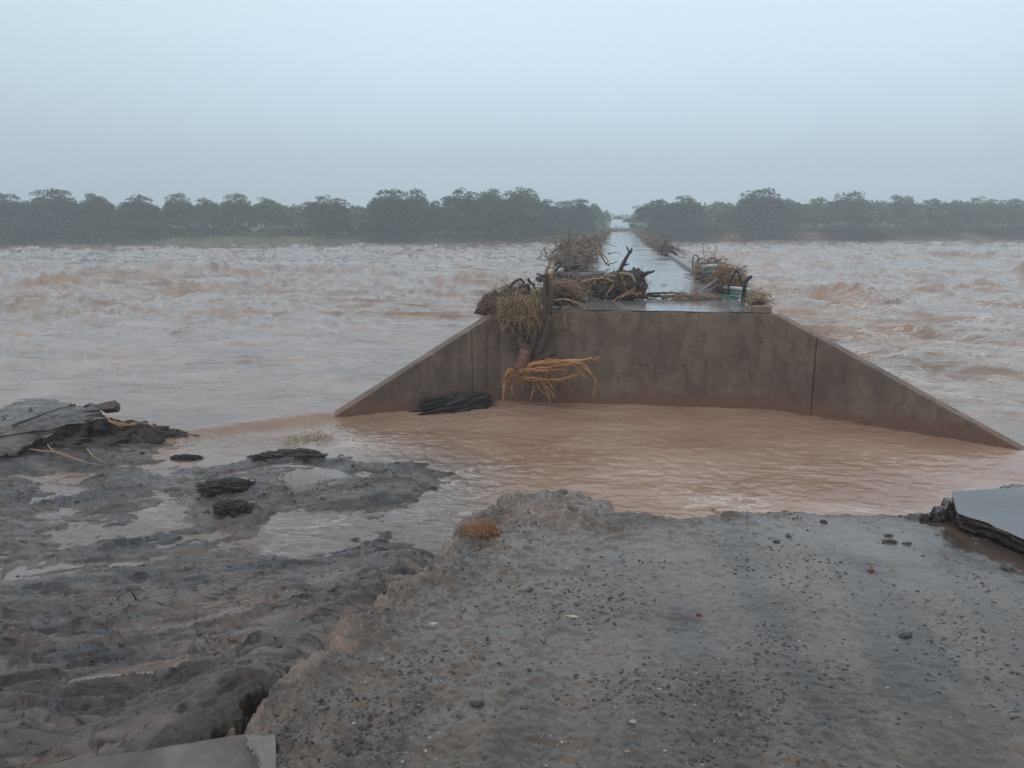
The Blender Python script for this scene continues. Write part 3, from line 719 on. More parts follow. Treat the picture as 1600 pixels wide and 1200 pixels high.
roots = [([(300,950),(400,895),(560,878),(700,872),(780,862),(858,850)], .075, .006), ([(320,950),(420,925),(560,905),(700,890),(745,905),(820,1000)], .06, .012), ([(820,1000),(812,1060),(800,1150)], .012, .004),
 ([(310,985),(420,992),(520,1000),(620,985),(700,960)], .03, .012), ([(690,905),(712,950),(768,998)], .02, .01), ([(720,900),(770,945),(800,975)], .02, .012),
 ([(300,940),(255,935),(225,955),(215,1010),(198,1080),(202,1120),(185,1168)], .05, .01), ([(240,945),(248,1000),(250,1040),(262,1092)], .035, .012), ([(235,950),(215,975),(192,1005)], .02, .006), ([(300,960),(265,965),(240,990)], .06, .03),
 ([(600,905),(598,960),(600,1000)], .008, .003), ([(400,1000),(405,1060),(388,1110),(382,1162)], .018, .006), ([(430,990),(470,1040),(500,1090),(512,1160)], .014, .006), ([(450,1000),(500,1050),(548,1128)], .016, .006),
 ([(470,990),(520,1040),(545,1075)], .010, .004), ([(420,1010),(450,1070),(530,1130)], .010, .004), ([(350,950),(450,940),(560,930),(630,935)], .035, .02), ([(460,880),(500,865),(560,870),(640,878)], .03, .02),
 ([(300,990),(295,1020),(330,1000),(420,1010)], .018, .012), ([(480,1000),(530,1060),(550,1110)], .009, .003)]
mb = MB()
for pts, a, b in roots:
    ys_ = [YT - .15 - .35*min(1, abs(u-330)/400) + random.uniform(-.06, .06) for u, v in pts]
    mb.tube(bendy([up(u, v, y_) for (u, v), y_ in zip(pts, ys_)], 6, .011), a*1.05, b, 7, .3)
    mb.tube(bendy([up(u + random.uniform(-10, 10), v + random.uniform(-12, 14), y_ + random.uniform(-.06, .06)) for (u, v), y_ in zip(pts, ys_)], 6, .012), a*.5, b*.6, 6, .3)
    if a > .025:
        for _ in range(5):
            i_ = random.randrange(len(pts)-1); f_ = random.random(); u_ = pts[i_][0]*(1-f_) + pts[i_+1][0]*f_; v_ = pts[i_][1]*(1-f_) + pts[i_+1][1]*f_
            mb.tube(wander(up(u_, v_, ys_[i_]), (random.gauss(.3, .8), random.gauss(0, .6), random.gauss(-.5, .6)), random.uniform(.08, .35), 5, .45, .05), random.uniform(.006, .014), .003, 5, .2)
mb.build("roots", M_ROOT, tr, True)
mb = MB()
for _ in range(170):
    u = random.uniform(230, 640); s0 = up(u, 930 + random.uniform(-20, 60), YT - random.uniform(0, .35))
    mb.tube(wander(s0, (random.uniform(-.3, .9), random.uniform(-.3, .2), -1), random.uniform(.15, .5), 5, .3, .05), .005, .002, 3, 0, False)
mb.build("fine_roots", M_ROOT, tr, True)
# straw and branches caught in the tree top, on the wall corner
o = empty("straw_tangle", up(300, 560, YW), "tangle of wet straw and reddish twigs draped over the left corner of the wall", "flood debris")
mb = MB(); lump(mb, up(290,480,YW+.25), (.62, .45, .28), 5, .5, 16, fq=2.0); lump(mb, up(165,500,YW+.5), (.45, .5, .30), 6, .5, 14, fq=2); lump(mb, up(590,440,YW+.9), (.55, .4, .25), 9, .5, 14, fq=2)
mb.build("packed_soil", M_SOIL, o, True)
mb = MB(); strands(mb, up(310,500,YW+.0), (.62, .55, .30), 420, .6, .009, .06, .3, .3); strands(mb, up(350,590,YW-.25), (.55, .25, .3), 260, .6, .008, .12, .3, 1.2)
strands(mb, up(630,600,YW-.1), (.32, .10, .3), 60, .55, .006, .2, .3, 1.5)
for _ in range(260):
    u = random.uniform(180, 440); s0 = up(u, random.uniform(430, 570), YT + .12 - random.uniform(0, .25)); mb.tube(wander(s0, (random.uniform(-.35, .35), random.uniform(-.2, .1), -1), random.uniform(.2, .8), 7, .32, .06), random.uniform(.003, .008), .003, 3, 0, False)
mb.build("straw", M_STRAW, o, True)
mb = MB(); strands(mb, up(170,500,YW+.35), (.5, .5, .38), 420, .55, .010, .03, .3, .45); strands(mb, up(300,420,YW+.5), (.6, .5, .25), 220, .6, .010, .03, .3, .45)
strands(mb, up(600,420,YW+.8), (.65, .4, .32), 300, .6, .010, .03, .3, .35)
mb.build("twigs", M_STRAW2, o, True)
mb = MB()
for pts, a in [([(240,382),(275,345),(312,325),(330,345),(345,382)], .04), ([(362,322),(378,345),(402,365),(405,392)], .04), ([(280,405),(310,375),(345,380)], .035), ([(362,360),(368,385),(375,400)], .06), ([(160,410),(158,440),(162,450)], .03),
   ([(205,600),(225,650),(262,690)], .03), ([(250,590),(270,640),(300,665)], .035), ([(290,600),(310,630),(322,665)], .04)]:
    mb = MB(); mb.tube(bendy([up(u, v, YW + (.2 if v < 500 else -.5)) for u, v in pts], 5, .006), a, a*.6, 6, .1); mb.build("branch", M_DARK, o, True)
mb = MB()
for pts, a in [([(340,450),(385,500),(430,560)], .07), ([(500,480),(580,460),(660,472),(745,520)], .03), ([(520,475),(600,462),(700,490)], .02), ([(640,470),(700,480),(740,500),(748,540)], .014), ([(590,355),(660,340),(700,330)], .02), ([(250,470),(330,455),(450,470)], .03)]:
    mb = MB(); mb.tube(bendy([up(u, v, YW - .1 + random.uniform(-.1, .1)) for u, v in pts], 5, .006), a, a*.4, 6, .1); mb.build("branch", M_ROOT2, o, True)["label"] = "pale peeled branch"
mb = MB()
for _ in range(75):
    u = random.uniform(170, 450); s0 = up(u, random.uniform(430, 580), YT - random.uniform(0, .15)); mb.tube(wander(s0, (random.uniform(-.7, .7), random.uniform(-.2, .1), -.7), random.uniform(.2, .6), 6, .35, .04), random.uniform(.006, .012), .004, 4, 0, False)
mb.build("dark_twigs", M_RBARK, o, True)
# green leafy sprig
mb = MB()
for _ in range(70):
    p = up(random.gauss(425, 14), random.gauss(425, 12), YW - .2 + random.gauss(0, .05)); a = rv(.03); b = rv(.02)
    mb.poly([p, p + a, p + a + b, p + b], [(0, 1, 2, 3)])
mb.build("green_sprig", m_leaf("fresh_sprig_leaves", (0.10, 0.15, 0.05), (0.15, 0.21, 0.08)), o)

# fallen trunk with root ball lying across the deck
Yq = W(960, 468, ZD).y
o = empty("fallen_tree", W(950, 470, ZD), "dark fallen tree trunk with a tan root ball lying across the bridge deck", "fallen tree")
mb = MB(); mb.tube(bendy([up(430,330,Yq+.4), up(540,300,Yq+.5), up(660,315,Yq+.5), up(780,335,Yq+.4), up(900,330,Yq+.2), up(1010,330,Yq), up(1110,300,Yq)], 7, .022), .09, .24, 10, .25)
mb.tube(bendy([up(1110,295,Yq), up(1150,290,Yq-.1), up(1213,267,Yq-.2)], 4, .01), .11, .02, 7, .15)
mb.tube(bendy([up(700,330,Yq+.3), up(740,400,Yq+.1), up(770,440,Yq)], 4, .01), .09, .05, 6, .1)
mb.build("trunk", M_DARK, o, True)
mb = MB(); mb.tube(bendy([up(965,290,Yq+.1), up(990,250,Yq+.1), up(1012,205,Yq+.1), up(1045,150,Yq+.1), up(1060,120,Yq+.1)], 4, .008), .075, .03, 6, .15)
mb.tube(bendy([up(1043,152,Yq+.1), up(1035,130,Yq+.1), up(1024,108,Yq+.1)], 3, .004), .03, .02, 5)
mb.tube(bendy([up(995,245,Yq+.1), up(1015,232,Yq), up(1042,225,Yq)], 3, .004), .035, .02, 5); mb.tube([up(1128,340,Yq-.2), up(1126,225,Yq-.2)], .014, .006, 4)
mb.build("forked_branch", M_DARK, o, True)
mb = MB(); lump(mb, up(1000,385,Yq+.05), (.62, .35, .36), 12, .5, 16, fq=2.1); lump(mb, up(1090,320,Yq+.05), (.22, .25, .25), 13, .45, 12, fq=2.1); lump(mb, up(800,400,Yq+.2), (.5, .3, .2), 14, .5, 14, fq=2.1)
mb.build("root_ball", M_SOIL, o, True)
mb = MB()
for pts, a, b in [([(720,345),(790,330),(860,320),(900,335),(935,340)], .03, .03), ([(905,290),(900,330),(935,345),(915,390),(890,430),(900,450)], .035, .015), ([(985,290),(1000,330),(1010,360),(1020,385)], .05, .02),
  ([(975,290),(1040,295),(1078,330),(1075,390),(1060,420),(1000,440),(965,478)], .045, .02), ([(1065,405),(1000,430),(940,465),(915,470)], .035, .012), ([(1060,410),(1090,430),(1118,420)], .06, .04),
  ([(940,365),(920,395),(880,440)], .03, .012), ([(960,300),(940,260),(930,250)], .015, .006), ([(850,320),(900,300),(960,310)], .03, .02), ([(1010,380),(1030,420),(985,450)], .03, .012)]:
    mb.tube(bendy([up(u, v, Yq - .28 + random.uniform(-.06, .06)) for u, v in pts], 5, .008), a, b, 7, .12)
for _ in range(16):
    p = up(random.uniform(640, 1110), random.uniform(310, 440), Yq - random.uniform(.1, .35)); mb.tube(wander(p, (random.gauss(0,1), random.gauss(0,.5), random.gauss(-.2,.6)), random.uniform(.25, .6), 7, .5, .05), random.uniform(.01, .028), .006, 5, .1)
mb.build("thick_roots", M_ROOT2, o, True)
mb = MB(); strands(mb, up(1000,385,Yq-.05), (.62, .3, .36), 260, .45, .011, .03, .4, .8); strands(mb, up(800,410,Yq+.1), (.7, .3, .2), 200, .5, .010, .03, .4, .5)
mb.build("fine_roots", M_RBARK, o, True)
mb = MB(); strands(mb, up(820,420,Yq+.0), (.9, .35, .16), 220, .5, .009, .03, .4, .5); strands(mb, up(640,345,Yq+.2), (.9, .3, .2), 190, .5, .009, .03, .4, .7); strands(mb, up(1110,360,Yq), (.2, .2, .35), 60, .5, .009, .1, .3, 1.2); mb.build("twigs", M_TWIG, o, True)
# diagonal pole resting between the heaps
mb = MB(); mb.tube(bendy([up(560,368,YW+1.6), up(700,402,YW+2.2), up(860,438,Yq-.5)], 4, .005), .035, .022, 6)
tag(mb.build("loose_pole", M_DARK, None, True), "thin dark pole slanting down onto the deck in front of the fallen trunk", "branch")
mb = MB(); mb.tube(bendy([up(600,262,YW+8), up(740,275,YW+8), up(880,280,YW+8)], 4, .01), .03, .02, 5)
tag(mb.build("loose_branch", M_DARK, None, True), "thin straight branch lying across the deck behind the fallen trunk", "branch")
# heap on the upstream kerb behind
def debris_run(name, label, side, y0, y1, dens, w_, h_, mats, spread=.5, top=1.0):
    x = (XDL + .3) if side < 0 else (XDR - .1)
    o = empty(name, (x, (y0+y1)/2, ZD), label, "flood debris")
    m1, m2, m4, m3 = MB(), MB(), MB(), MB(); y = y0; i = 0
    while y < y1:
        h = h_*(.55 + .6*random.random())*(1 if y > y0+2 else top); ww = w_*(.6 + .6*random.random())
        c = Vector((x + random.gauss(0, w_*.15), y, ZD + h*.45))
        m3 = MB(); lump(m3, c - Vector((0, 0, h*.25)), (ww*.36, .9, h*.3), 100+i, .5, 9, fq=2); m3.build('packed_soil', M_SOIL, o, True)
        k = max(.25, min(1, 30/y))
        strands(m1, c, (ww*.7, 1.2, h*.6), int(dens*.25*k), 1.3, .022/k**.4, .01, .3, .9, 4); strands(m4, c, (ww*.7, 1.2, h*.65), int(dens*.28*k), 1.1, .026/k**.4, .01, .35, 1.0, 4)
        strands(m2, c, (ww*.7, 1.2, h*.5), int(dens*.55*k), .75, .010/k**.5, .03, .35, .6)
        y += 1.5 + y*.02; i += 1
    m1.build("driftwood", mats[0], o, True); m2.build("matted_straw", mats[1], o, True); m4.build("dark_sticks", M_BARK, o, True); return o
o = debris_run("debris_bank", "grey-brown driftwood bank heaped along the left kerb just behind the fallen tree", -1, 35.5, 52, 170, 1.7, 1.15, (M_TWIG, M_STRAW2))
mb = MB()
for pts, a in [([(640,240),(690,130),(715,40)], .05), ([(560,250),(640,190),(700,130)], .06), ([(670,255),(672,210),(668,150)], .05), ([(840,150),(870,200),(915,240)], .07), ([(830,120),(880,180),(905,215)], .05), ([(700,250),(800,200),(880,120)], .05), ([(780,60),(800,110),(815,180)], .04), ([(880,215),(930,225),(965,205)], .04), ([(900,160),(950,150),(985,165)], .035), ([(850,90),(910,95),(960,110)], .03)]:
    mb = MB(); mb.tube(bendy([up(u, v, 38 + random.uniform(-.5, .5)) for u, v in pts], 4, .03), a, a*.35, 5); mb.build("branch", M_ROOT2, o, True)
debris_run("debris_bank", "thin low line of debris along the left kerb at the far half of the bridge", -1, 54, 165, 90, 1.3, .8, (M_TWIG, M_STRAW2))
debris_run("debris_bank", "low brown debris line along the right kerb on the far half of the bridge", 1, 57, 170, 90, 1.0, .75, (M_STRAW2, M_STRAW))
debris_run("debris_bank", "small clump of twigs on the right kerb where the pale rail ends", 1, 52, 56, 130, .8, .7, (M_DARK, M_TWIG))
# right-hand heaps close to the broken end
YG = 29.5
heap("debris_heap", "grey-green twig heap on the right kerb, just beyond the rusty-brown ball of grass", "flood debris", (XDR-.05, YG, ZD+.35), (.75, .8, .38), 120, 260, mats=(M_TWIG, M_STRAW2), seed=31)
Yb = 25.2
heap("debris_heap", "rounded rusty-brown ball of grass and roots caught on the right kerb", "flood debris", at(1137, 441, Yb), (.62, .6, .48), 60, 650, mats=(M_RBARK, M_STRAW2), L=(.7, .55), r=(.014, .010), seed=33, flat=.9)
Yc = 21.3
heap("debris_heap", "small olive straw clump wrapped round the last bent post at the broken end", "flood debris", at(1183, 469, Yc), (.32, .3, .25), 30, 260, mats=(M_TWIG, M_STRAW), L=(.5, .4), r=(.012, .007), seed=35, flat=.9)
# torn green and white railing panels
def railpanel(label, A, B, Ht, name="railing_panel"):
    A = Vector(A); B = Vector(B); o = empty(name, A, label, "railing")
    upv = Vector((0, .12, 1)).normalized()
    mb = MB(); mb.tube([A, B], .045, .045, 6); mb.tube([A + upv*Ht*.5, B + upv*Ht*.5], .045, .045, 6); mb.build("lower_rail", M_GREEN, o, True)
    mb = MB(); mb.tube([A + upv*Ht, (A+B)/2 + upv*Ht*1.04, B + upv*Ht], .06, .06, 6); mb.build("top_rail", M_WHITE, o, True)
    for i in range(3):
        p = A.lerp(B, (i+.5)/3); mb = MB(); mb.tube([p - upv*.05, p + upv*Ht], .04, .04, 5); mb.build("baluster", M_GREEN, o, True)
    return o
railpanel("torn green railing panel with a white top bar beside the farther right heap", at(1095, 436, 29.0), at(1119, 434, 28.0), .42)
o = railpanel("long twisted green railing sloping down toward the last bent post", at(1128, 461, 25.0), at(1176, 468, 21.6), .24)
mb = MB(); mb.tube(bendy([at(1133,463,24.4), at(1150,463,23.2), at(1170,472,21.8)], 5, .01), .05, .04, 6); mb.build('fallen_bar', M_GREEN, o, True)
mb = MB(); mb.tube([W(1086, 461, ZD+.03), at(1121, 436, 24.6)], .03, .03, 6); tag(mb.build("steel_pole", M_STEEL, None, True), "longer pale grey metal pole leaning on the rusty-brown ball of grass", "metal pole")
mb = MB(); mb.tube([W(1100, 458, ZD+.03), at(1122, 446, 24.6)], .022, .022, 6); tag(mb.build("steel_pole", M_STEEL, None, True), "shorter grey metal pole lying under the longer leaning one", "metal pole")
o = empty("drift_branch", W(1070, 465, ZD), "long flat dark branch lying on the wet deck with rusty straw beside it", "branch")
mb = MB()
mb.tube(bendy([W(1011,461,ZD+.06), W(1035,463,ZD+.07), W(1062,462,ZD+.08), W(1095,464,ZD+.05), W(1128,466,ZD+.03)], 5, .01), .05, .02, 6, .1)
mb.tube(bendy([W(1012,459,ZD+.12), W(1040,458,ZD+.16), W(1070,458,ZD+.14)], 5, .01), .04, .02, 6, .1); mb.tube(bendy([W(1035,467,ZD+.05), W(1048,463,ZD+.1), W(1060,459,ZD+.12)], 4, .01), .03, .015, 5)
mb.build("limb", M_DARK, o, True)
mb = MB(); strands(mb, W(1078, 465, ZD+.07), (.75, .35, .07), 240, .5, .008, .02, .3, .1); mb.build("straw", M_STRAW2, o, True)
mb = MB(); A = W(1189, 489, ZD); mb.box((A.x, YW+.18, ZD+.09), (.44, .26, .16), (0, 0, .04)); bevel(mb.build("kerb_block", M_BLOCK, None), .015); tag(bpy.data.objects["kerb_block"], "brown rectangular block standing on the right end of the broken wall top", "block")
# small twigs strewn over the deck
for i, (px, py, lab) in enumerate([(1033, 446, "small dark twig lying on the wet deck beside the root ball"), (960, 380, "short twig on the deck right of the driftwood bank"), (1078, 437, "thin curved twig lying by the right kerb near the grey-green heap")]):
    p = W(px, py, ZD); mb = MB(); mb.tube(wander(p + Vector((0, 0, .03)), (1, .2, 0), .6, 5, .3, 0), .014, .006, 4); tag(mb.build("twig", M_DARK), lab, "twig")
# debris across the far end
o = empty("debris_bank", (XR, 182, ZD), "dark debris strip lying across the road at the far end of the bridge", "flood debris")
mb = MB(); strands(mb, (XR, 183, ZD+.25), (3.0, 1.5, .35), 260, 1.6, .05, .02, .3, .3); mb.build("driftwood", M_TWIG, o, True)

# mud lump stuck on the foot of the left wing wall
c = W(712, 634, 0); dirw = (WLe-CL).normalized(); ang = math.atan2(dirw.y, dirw.x)
def clod_mesh(mb, c, size, ang, seed, tiers=4):
    for k_ in range(tiers):
        t = k_/tiers; m2 = MB(); lump(m2, (0, 0, 0), (size[0]*(1-.22*t)*random.uniform(.8, 1.1), size[1]*(1-.3*t), size[2]*.40), seed+k_*5, .5, 30, fq=2.2)
        M_ = Matrix.Rotation(ang, 3, 'Z')
        mb.poly([Vector(c) + M_ @ Vector(v) + Vector((random.uniform(-.04, .04), random.uniform(-.03, .03), size[2]*t)) for v in m2.v], m2.f)
mb = MB(); q = CL.lerp(Vector((wingL.x, wingL.y)), .30); nn_ = Vector((-dirw.y, dirw.x)); nn_ = nn_ if nn_.y < 0 else -nn_
mb_c = Vector((q.x, q.y, .05)) + Vector((nn_.x, nn_.y, 0))*.25
clod_mesh(mb, mb_c, (.85, .36, .30), ang, 61, 3)
tag(mb.build("mud_clod", M_BROK, None, True), "dark lump of mud stuck at the waterline of the left wing wall", "mud clod")

# ------------------------------------------------------------------ foreground things
# collapsed road slab at the far left
def slab(name, top_pts, thick, mtop, mside, label, cat, sub=6, rough=.03, jag=.04):
    n0 = len(top_pts); ring = []
    for i in range(n0):
        a, b = top_pts[i], top_pts[(i+1) % n0]; k_ = max(2, int((b-a).length/.06)) if sub else 1
        k_ = min(k_, 60)
        for j in range(k_):
            p = a.lerp(b, j/k_); ring.append(p + Vector((random.gauss(0, jag), random.gauss(0, jag), random.gauss(0, jag*.15))) if j else p.copy())
    c = sum(ring, Vector())/len(ring)
    o = empty(name, c, label, cat)
    m = len(ring); V_ = []; F_ = []; rings = 9
    for r_ in range(rings):
        t_ = r_/(rings-1)
        for i_, p in enumerate(ring): V_.append((p if r_ == 0 else (ring[i_-2] + ring[i_-1] + p + ring[(i_+1) % m] + ring[(i_+2) % m])/5).lerp(c, t_*.98))
    V_ = np.array([tuple(v) for v in V_]); V_[:, 2] += rough*fbm(V_[:, 0]*2.2, V_[:, 1]*2.2, 4, 7)*.8
    for r_ in range(rings-1):
        for i in range(m): F_.append((r_*m+i, r_*m+(i+1) % m, (r_+1)*m+(i+1) % m, (r_+1)*m+i))
    F_.append(tuple((rings-1)*m+i for i in range(m)))
    mb = MB(); mb.poly([tuple(v) for v in V_], F_); mb.build("top_crust", mtop, o, True)
    S_ = []; G = []; lay = 6
    for j in range(lay+1):
        for i, p in enumerate(ring):
            q = Vector(tuple(V_[i])); dirc = (c - p); dirc.z = 0; dirc.normalize()
            inn = (.6*j/lay)*thick + (random.uniform(-.35, .35)*thick if 0 < j else 0)
            S_.append(q + dirc*inn*.6 + Vector((0, 0, -thick*j/lay)))
    for j in range(lay):
        for i in range(m): G.append((j*m+i, (j+1)*m+i, (j+1)*m+(i+1) % m, j*m+(i+1) % m))
    G.append(tuple(lay*m+i for i in range(m-1, -1, -1)))
    mb = MB(); mb.poly(S_, G); mb.build("broken_edge", mside, o, False)
    return o
# tilted slab: surface points with heights
def slabpts(lst): return [W(px, py, z) for px, py, z in lst]
M_CRUST = M_MUD
slab("road_slab", slabpts([(-260,690,.35),(0,657,.42),(60,640,.5),(110,630,.62),(152,634,.66),(160,655,.58),(120,662,.5),(85,676,.42),(40,695,.33),(0,712,.25),(-250,800,.1)]), .22, M_CRUST, M_BROK,
     "large collapsed slab of dark road surface sloping into the water beside the river", "road slab", jag=.05, rough=.09)
o = empty("eroded_bank", W(170, 665, .3), "dark soil bank under the collapsed slab with a rusty cable and roots draped over it", "soil bank")
mb = MB(); lump(mb, W(60, 700, 0), (1.9, .7, .30), 71, .3, 60, fq=6); lump(mb, W(170, 686, .0), (1.4, .5, .36), 72, .3, 60, fq=6); lump(mb, W(240, 683, 0), (.8, .3, .17), 73, .35, 40, fq=6); lump(mb, W(120,712,0), (1.3,.35,.12), 74, .4, 40, fq=6)
mb.build("soil", M_SOIL, o, True)
mb = MB()
for dz, r_ in ((0, .025), (.03, .018)):
    mb.tube(bendy([W(128,657+dz*90,.5), W(155,650+dz*60,.56), W(185,662+dz*60,.40), W(215,662+dz*60,.34), W(235,664+dz*40,.30), W(250,673,.16), W(272,676,.10), W(287,678,.05)], 6, .006), r_, r_*.8, 5)
mb.tube(bendy([W(272,676,.10), W(276,670,.2), W(284,674,.1)], 4, .003), .015, .012, 5)
mb.build("rusty_cable", M_ROOT, o, True)
mb = MB()
for pts in ([(88,690),(95,702),(130,715),(175,725)], [(60,700),(110,706),(150,720)], [(150,700),(165,715),(180,722)]):
    mb.tube(bendy([W(a, b, .18) + Vector((0, -.25, .05)) for a, b in pts], 4, .01), .02, .008, 5)
mb.build("roots", M_ROOT2, o, True)
mb = MB(); A = W(150, 640, .66); mb.prism([at(148, 634, A.y), at(160, 629, A.y+.1), at(180, 625, A.y+.1), at(181, 632, A.y), at(178, 638, A.y-.1), at(158, 640, A.y-.1)], Vector((0, .15, -.12)))
bevel(mb.build("snapped_plank", M_BARK, None), .01); tag(bpy.data.objects["snapped_plank"], "short snapped piece of wood jutting up at the tip of the collapsed slab", "wood")
mb = MB(); mb.tube(bendy([W(20, 665, .52), W(60, 650, .6), W(95, 637, .66)], 4, .01), .03, .012, 5); tag(mb.build("twig", M_DARK), "thin dark twig lying along the top of the collapsed slab", "twig")
# dark mud ledges standing in the water
def ledge(px, py, z, size, ang, seed, label, tiers=3):
    mb = MB(); clod_mesh(mb, W(px, py, z), size, ang, seed, tiers); tag(mb.build("mud_ledge", M_BROK, None, True), label, "mud ledge")
ledge(452, 722, .02, (.62, .30, .20), .25, 81, "flat-topped dark mud ledge at the pool's left edge, standing clear of the water")
ledge(290, 717, .0, (.30, .12, .07), .1, 82, "small thin dark mud ledge alone in the pale water behind the mud shelf")
ledge(350, 762, .18, (.45, .22, .12), .3, 83, "jagged dark mud ledge on the middle of the mud shelf")
ledge(362, 795, .14, (.28, .2, .10), -.3, 84, "blunt dark mud lump at the end of the shelf above the foamy stream")
o = empty("straw_raft", W(478, 688, .05), "small raft of pale straw at the low end of the left wing wall", "straw")
mb = MB(); strands(mb, W(478, 688, .03), (.6, .5, .02), 90, .30, .006, .02, .25, .02); mb.build("straw", M_STRAW, o, True)
mb = MB(); strands(mb, W(495, 682, .03), (.45, .4, .02), 22, .4, .008, .02, .25, .02); mb.build("reed_stems", M_ROOT2, o, True)
# tilted asphalt slab at the right edge
zz = zroad(5) + .02
TP = [W(1486, 768, zz+.10), W(1497, 803, zz+.07), W(1545, 818, zz+.072), W(1600, 843, zz+.072), W(1700, 885, zz+.07), W(2000, 900, zz+.05), W(2000, 770, zz+.06), W(1640, 758, zz+.10), W(1560, 763, zz+.10)]
slab("asphalt_slab", TP[::-1], .09, M_ASPH, M_BROK, "smooth wet asphalt slab lifted at the right edge with a black broken side", "asphalt slab", jag=.008, rough=.006)
mb = MB(); p = W(1488, 790, zz+.05)
for i, (dx, dy, s) in enumerate([(-.02, 0, .05), (.02, -.03, .045), (-.09, -.03, .05), (-.16, -.02, .035), (.06, -.10, .03)]):
    lump(mb, (p.x+dx, p.y+dy, zgr(p.x+dx, p.y+dy)+.01), (s, s*.8, s*(1.6 if i < 2 else .7)), 140+i, .6, 8, fq=2.5)
tag(mb.build("asphalt_rubble", M_BROK), "jagged black rubble at the left corner of the smooth asphalt slab", "rubble")
# concrete block bottom-left
zb = 2.78
TP = [W(20, 1215, zb), W(55, 1196, zb), W(200, 1175, zb+.005), W(385, 1147, zb+.01), W(430, 1147, zb), W(433, 1300, zb-.01), W(20, 1300, zb)]
o = slab("concrete_slab", TP[::-1], .16, M_SLAB, M_SLAB, "pale concrete slab with a chipped raised corner in the bottom left foreground", "concrete slab", jag=.003, rough=.006)
mb = MB(); V3 = [W(383,1149,zb+.012), W(405,1150,zb+.016), W(430,1149,zb+.006), W(431,1180,zb+.004), W(432,1240,zb+.004), W(420,1215,zb+.022), W(400,1178,zb+.020)]
mb.prism(V3[::-1], Vector((0, 0, -.03))); mb.build("raised_corner", M_CHIP, o)
mb = MB()
for i in range(26):
    q = V3[0].lerp(V3[5], random.random()) if i < 18 else V3[0].lerp(V3[2], random.random()); s_ = random.uniform(.003, .009); lump(mb, q - Vector((0, 0, .002)), (s_*1.5, s_, s_*.7), 200+i, .5, 5, fq=2)
mb.build("chipped_edge", M_CHIP, o)
# red root ball
c = Wr(752, 836); zc = zgr(c.x, c.y)
o = empty("root_clump", (c.x, c.y, zc), "small fist-sized clump of rusty-red fibrous roots at the near crumbling edge", "root clump")
mb = MB(); lump(mb, (c.x, c.y, zc+.04), (.085, .07, .05), 91, .4, 12); mb.build("packed_soil", M_RBARK, o, True)
mb = MB(); strands(mb, (c.x, c.y, zc+.045), (.115, .09, .06), 420, .09, .0022, .05, .6, 1); mb.build("fibres", M_ROOT, o, True)
# individually visible stones
def stone(px, py, s, mat, label, sz=(1, .7, .45)):
    p = Wr(px, py); z = zgr(p.x, p.y); mb = MB(); a = random.uniform(-.5, .5)
    m2 = MB(); lump(m2, (0, 0, 0), (s*sz[0], s*sz[1], s*sz[2]), random.randint(0, 99), .45, 8, fq=1.6); M_ = Matrix.Rotation(a, 3, 'Z')
    mb.poly([Vector((p.x, p.y, z + s*sz[2]*.45)) + M_ @ Vector(v) for v in m2.v], m2.f)
    tag(mb.build("stone", mat, None, False), label, "stone", "loose stones on the road")
stone(1576, 888, .036, M_STONE_G, "largest loose stone, dark grey-green, on the road below the asphalt slab", (1, .6, .5))
stone(1388, 836, .022, M_STONE_D, "upper of two flat dark stones on the road left of the asphalt slab", (1.2, .5, .35))
stone(1390, 846, .034, M_STONE_D, "flat dark stone just below its twin, left of the asphalt slab", (1.2, .5, .35))
stone(1417, 848, .024, M_STONE_G, "thin olive stone flake right of the two flat dark stones", (1.2, .4, .3))
stone(1361, 892, .018, M_STONE_R, "small rust-red stone on the right half of the road")
stone(1287, 815, .022, M_STONE_D, "round black stone near the water's edge at the road's far rim")
stone(1214, 846, .020, M_STONE_D, "oval dark stone on the road below the black stone at the rim")
stone(1092, 958, .014, M_STONE_R, "tiny red-brown stone on the middle of the road")
stone(894, 959, .018, M_STONE_P, "flat cream chip of stone on the road left of centre", (1.5, .6, .3))
stone(676, 973, .016, M_STONE_P, "cream stone on the road just right of the crumbled edge", (1.3, .7, .3))
stone(989, 1131, .012, M_STONE_P, "knobbly pale stone on the near part of the road")
stone(1415, 993, .026, M_STONE_D, "dark angular stone on the lower right of the road", (1.2, .6, .35))
stone(745, 1100, .022, M_STONE_D, "dark stone pressed into the mud of the near road", (1.2, .6, .35))
stone(1232, 838, .018, M_STONE_G, "grey stone half sunk in the road near the far rim")
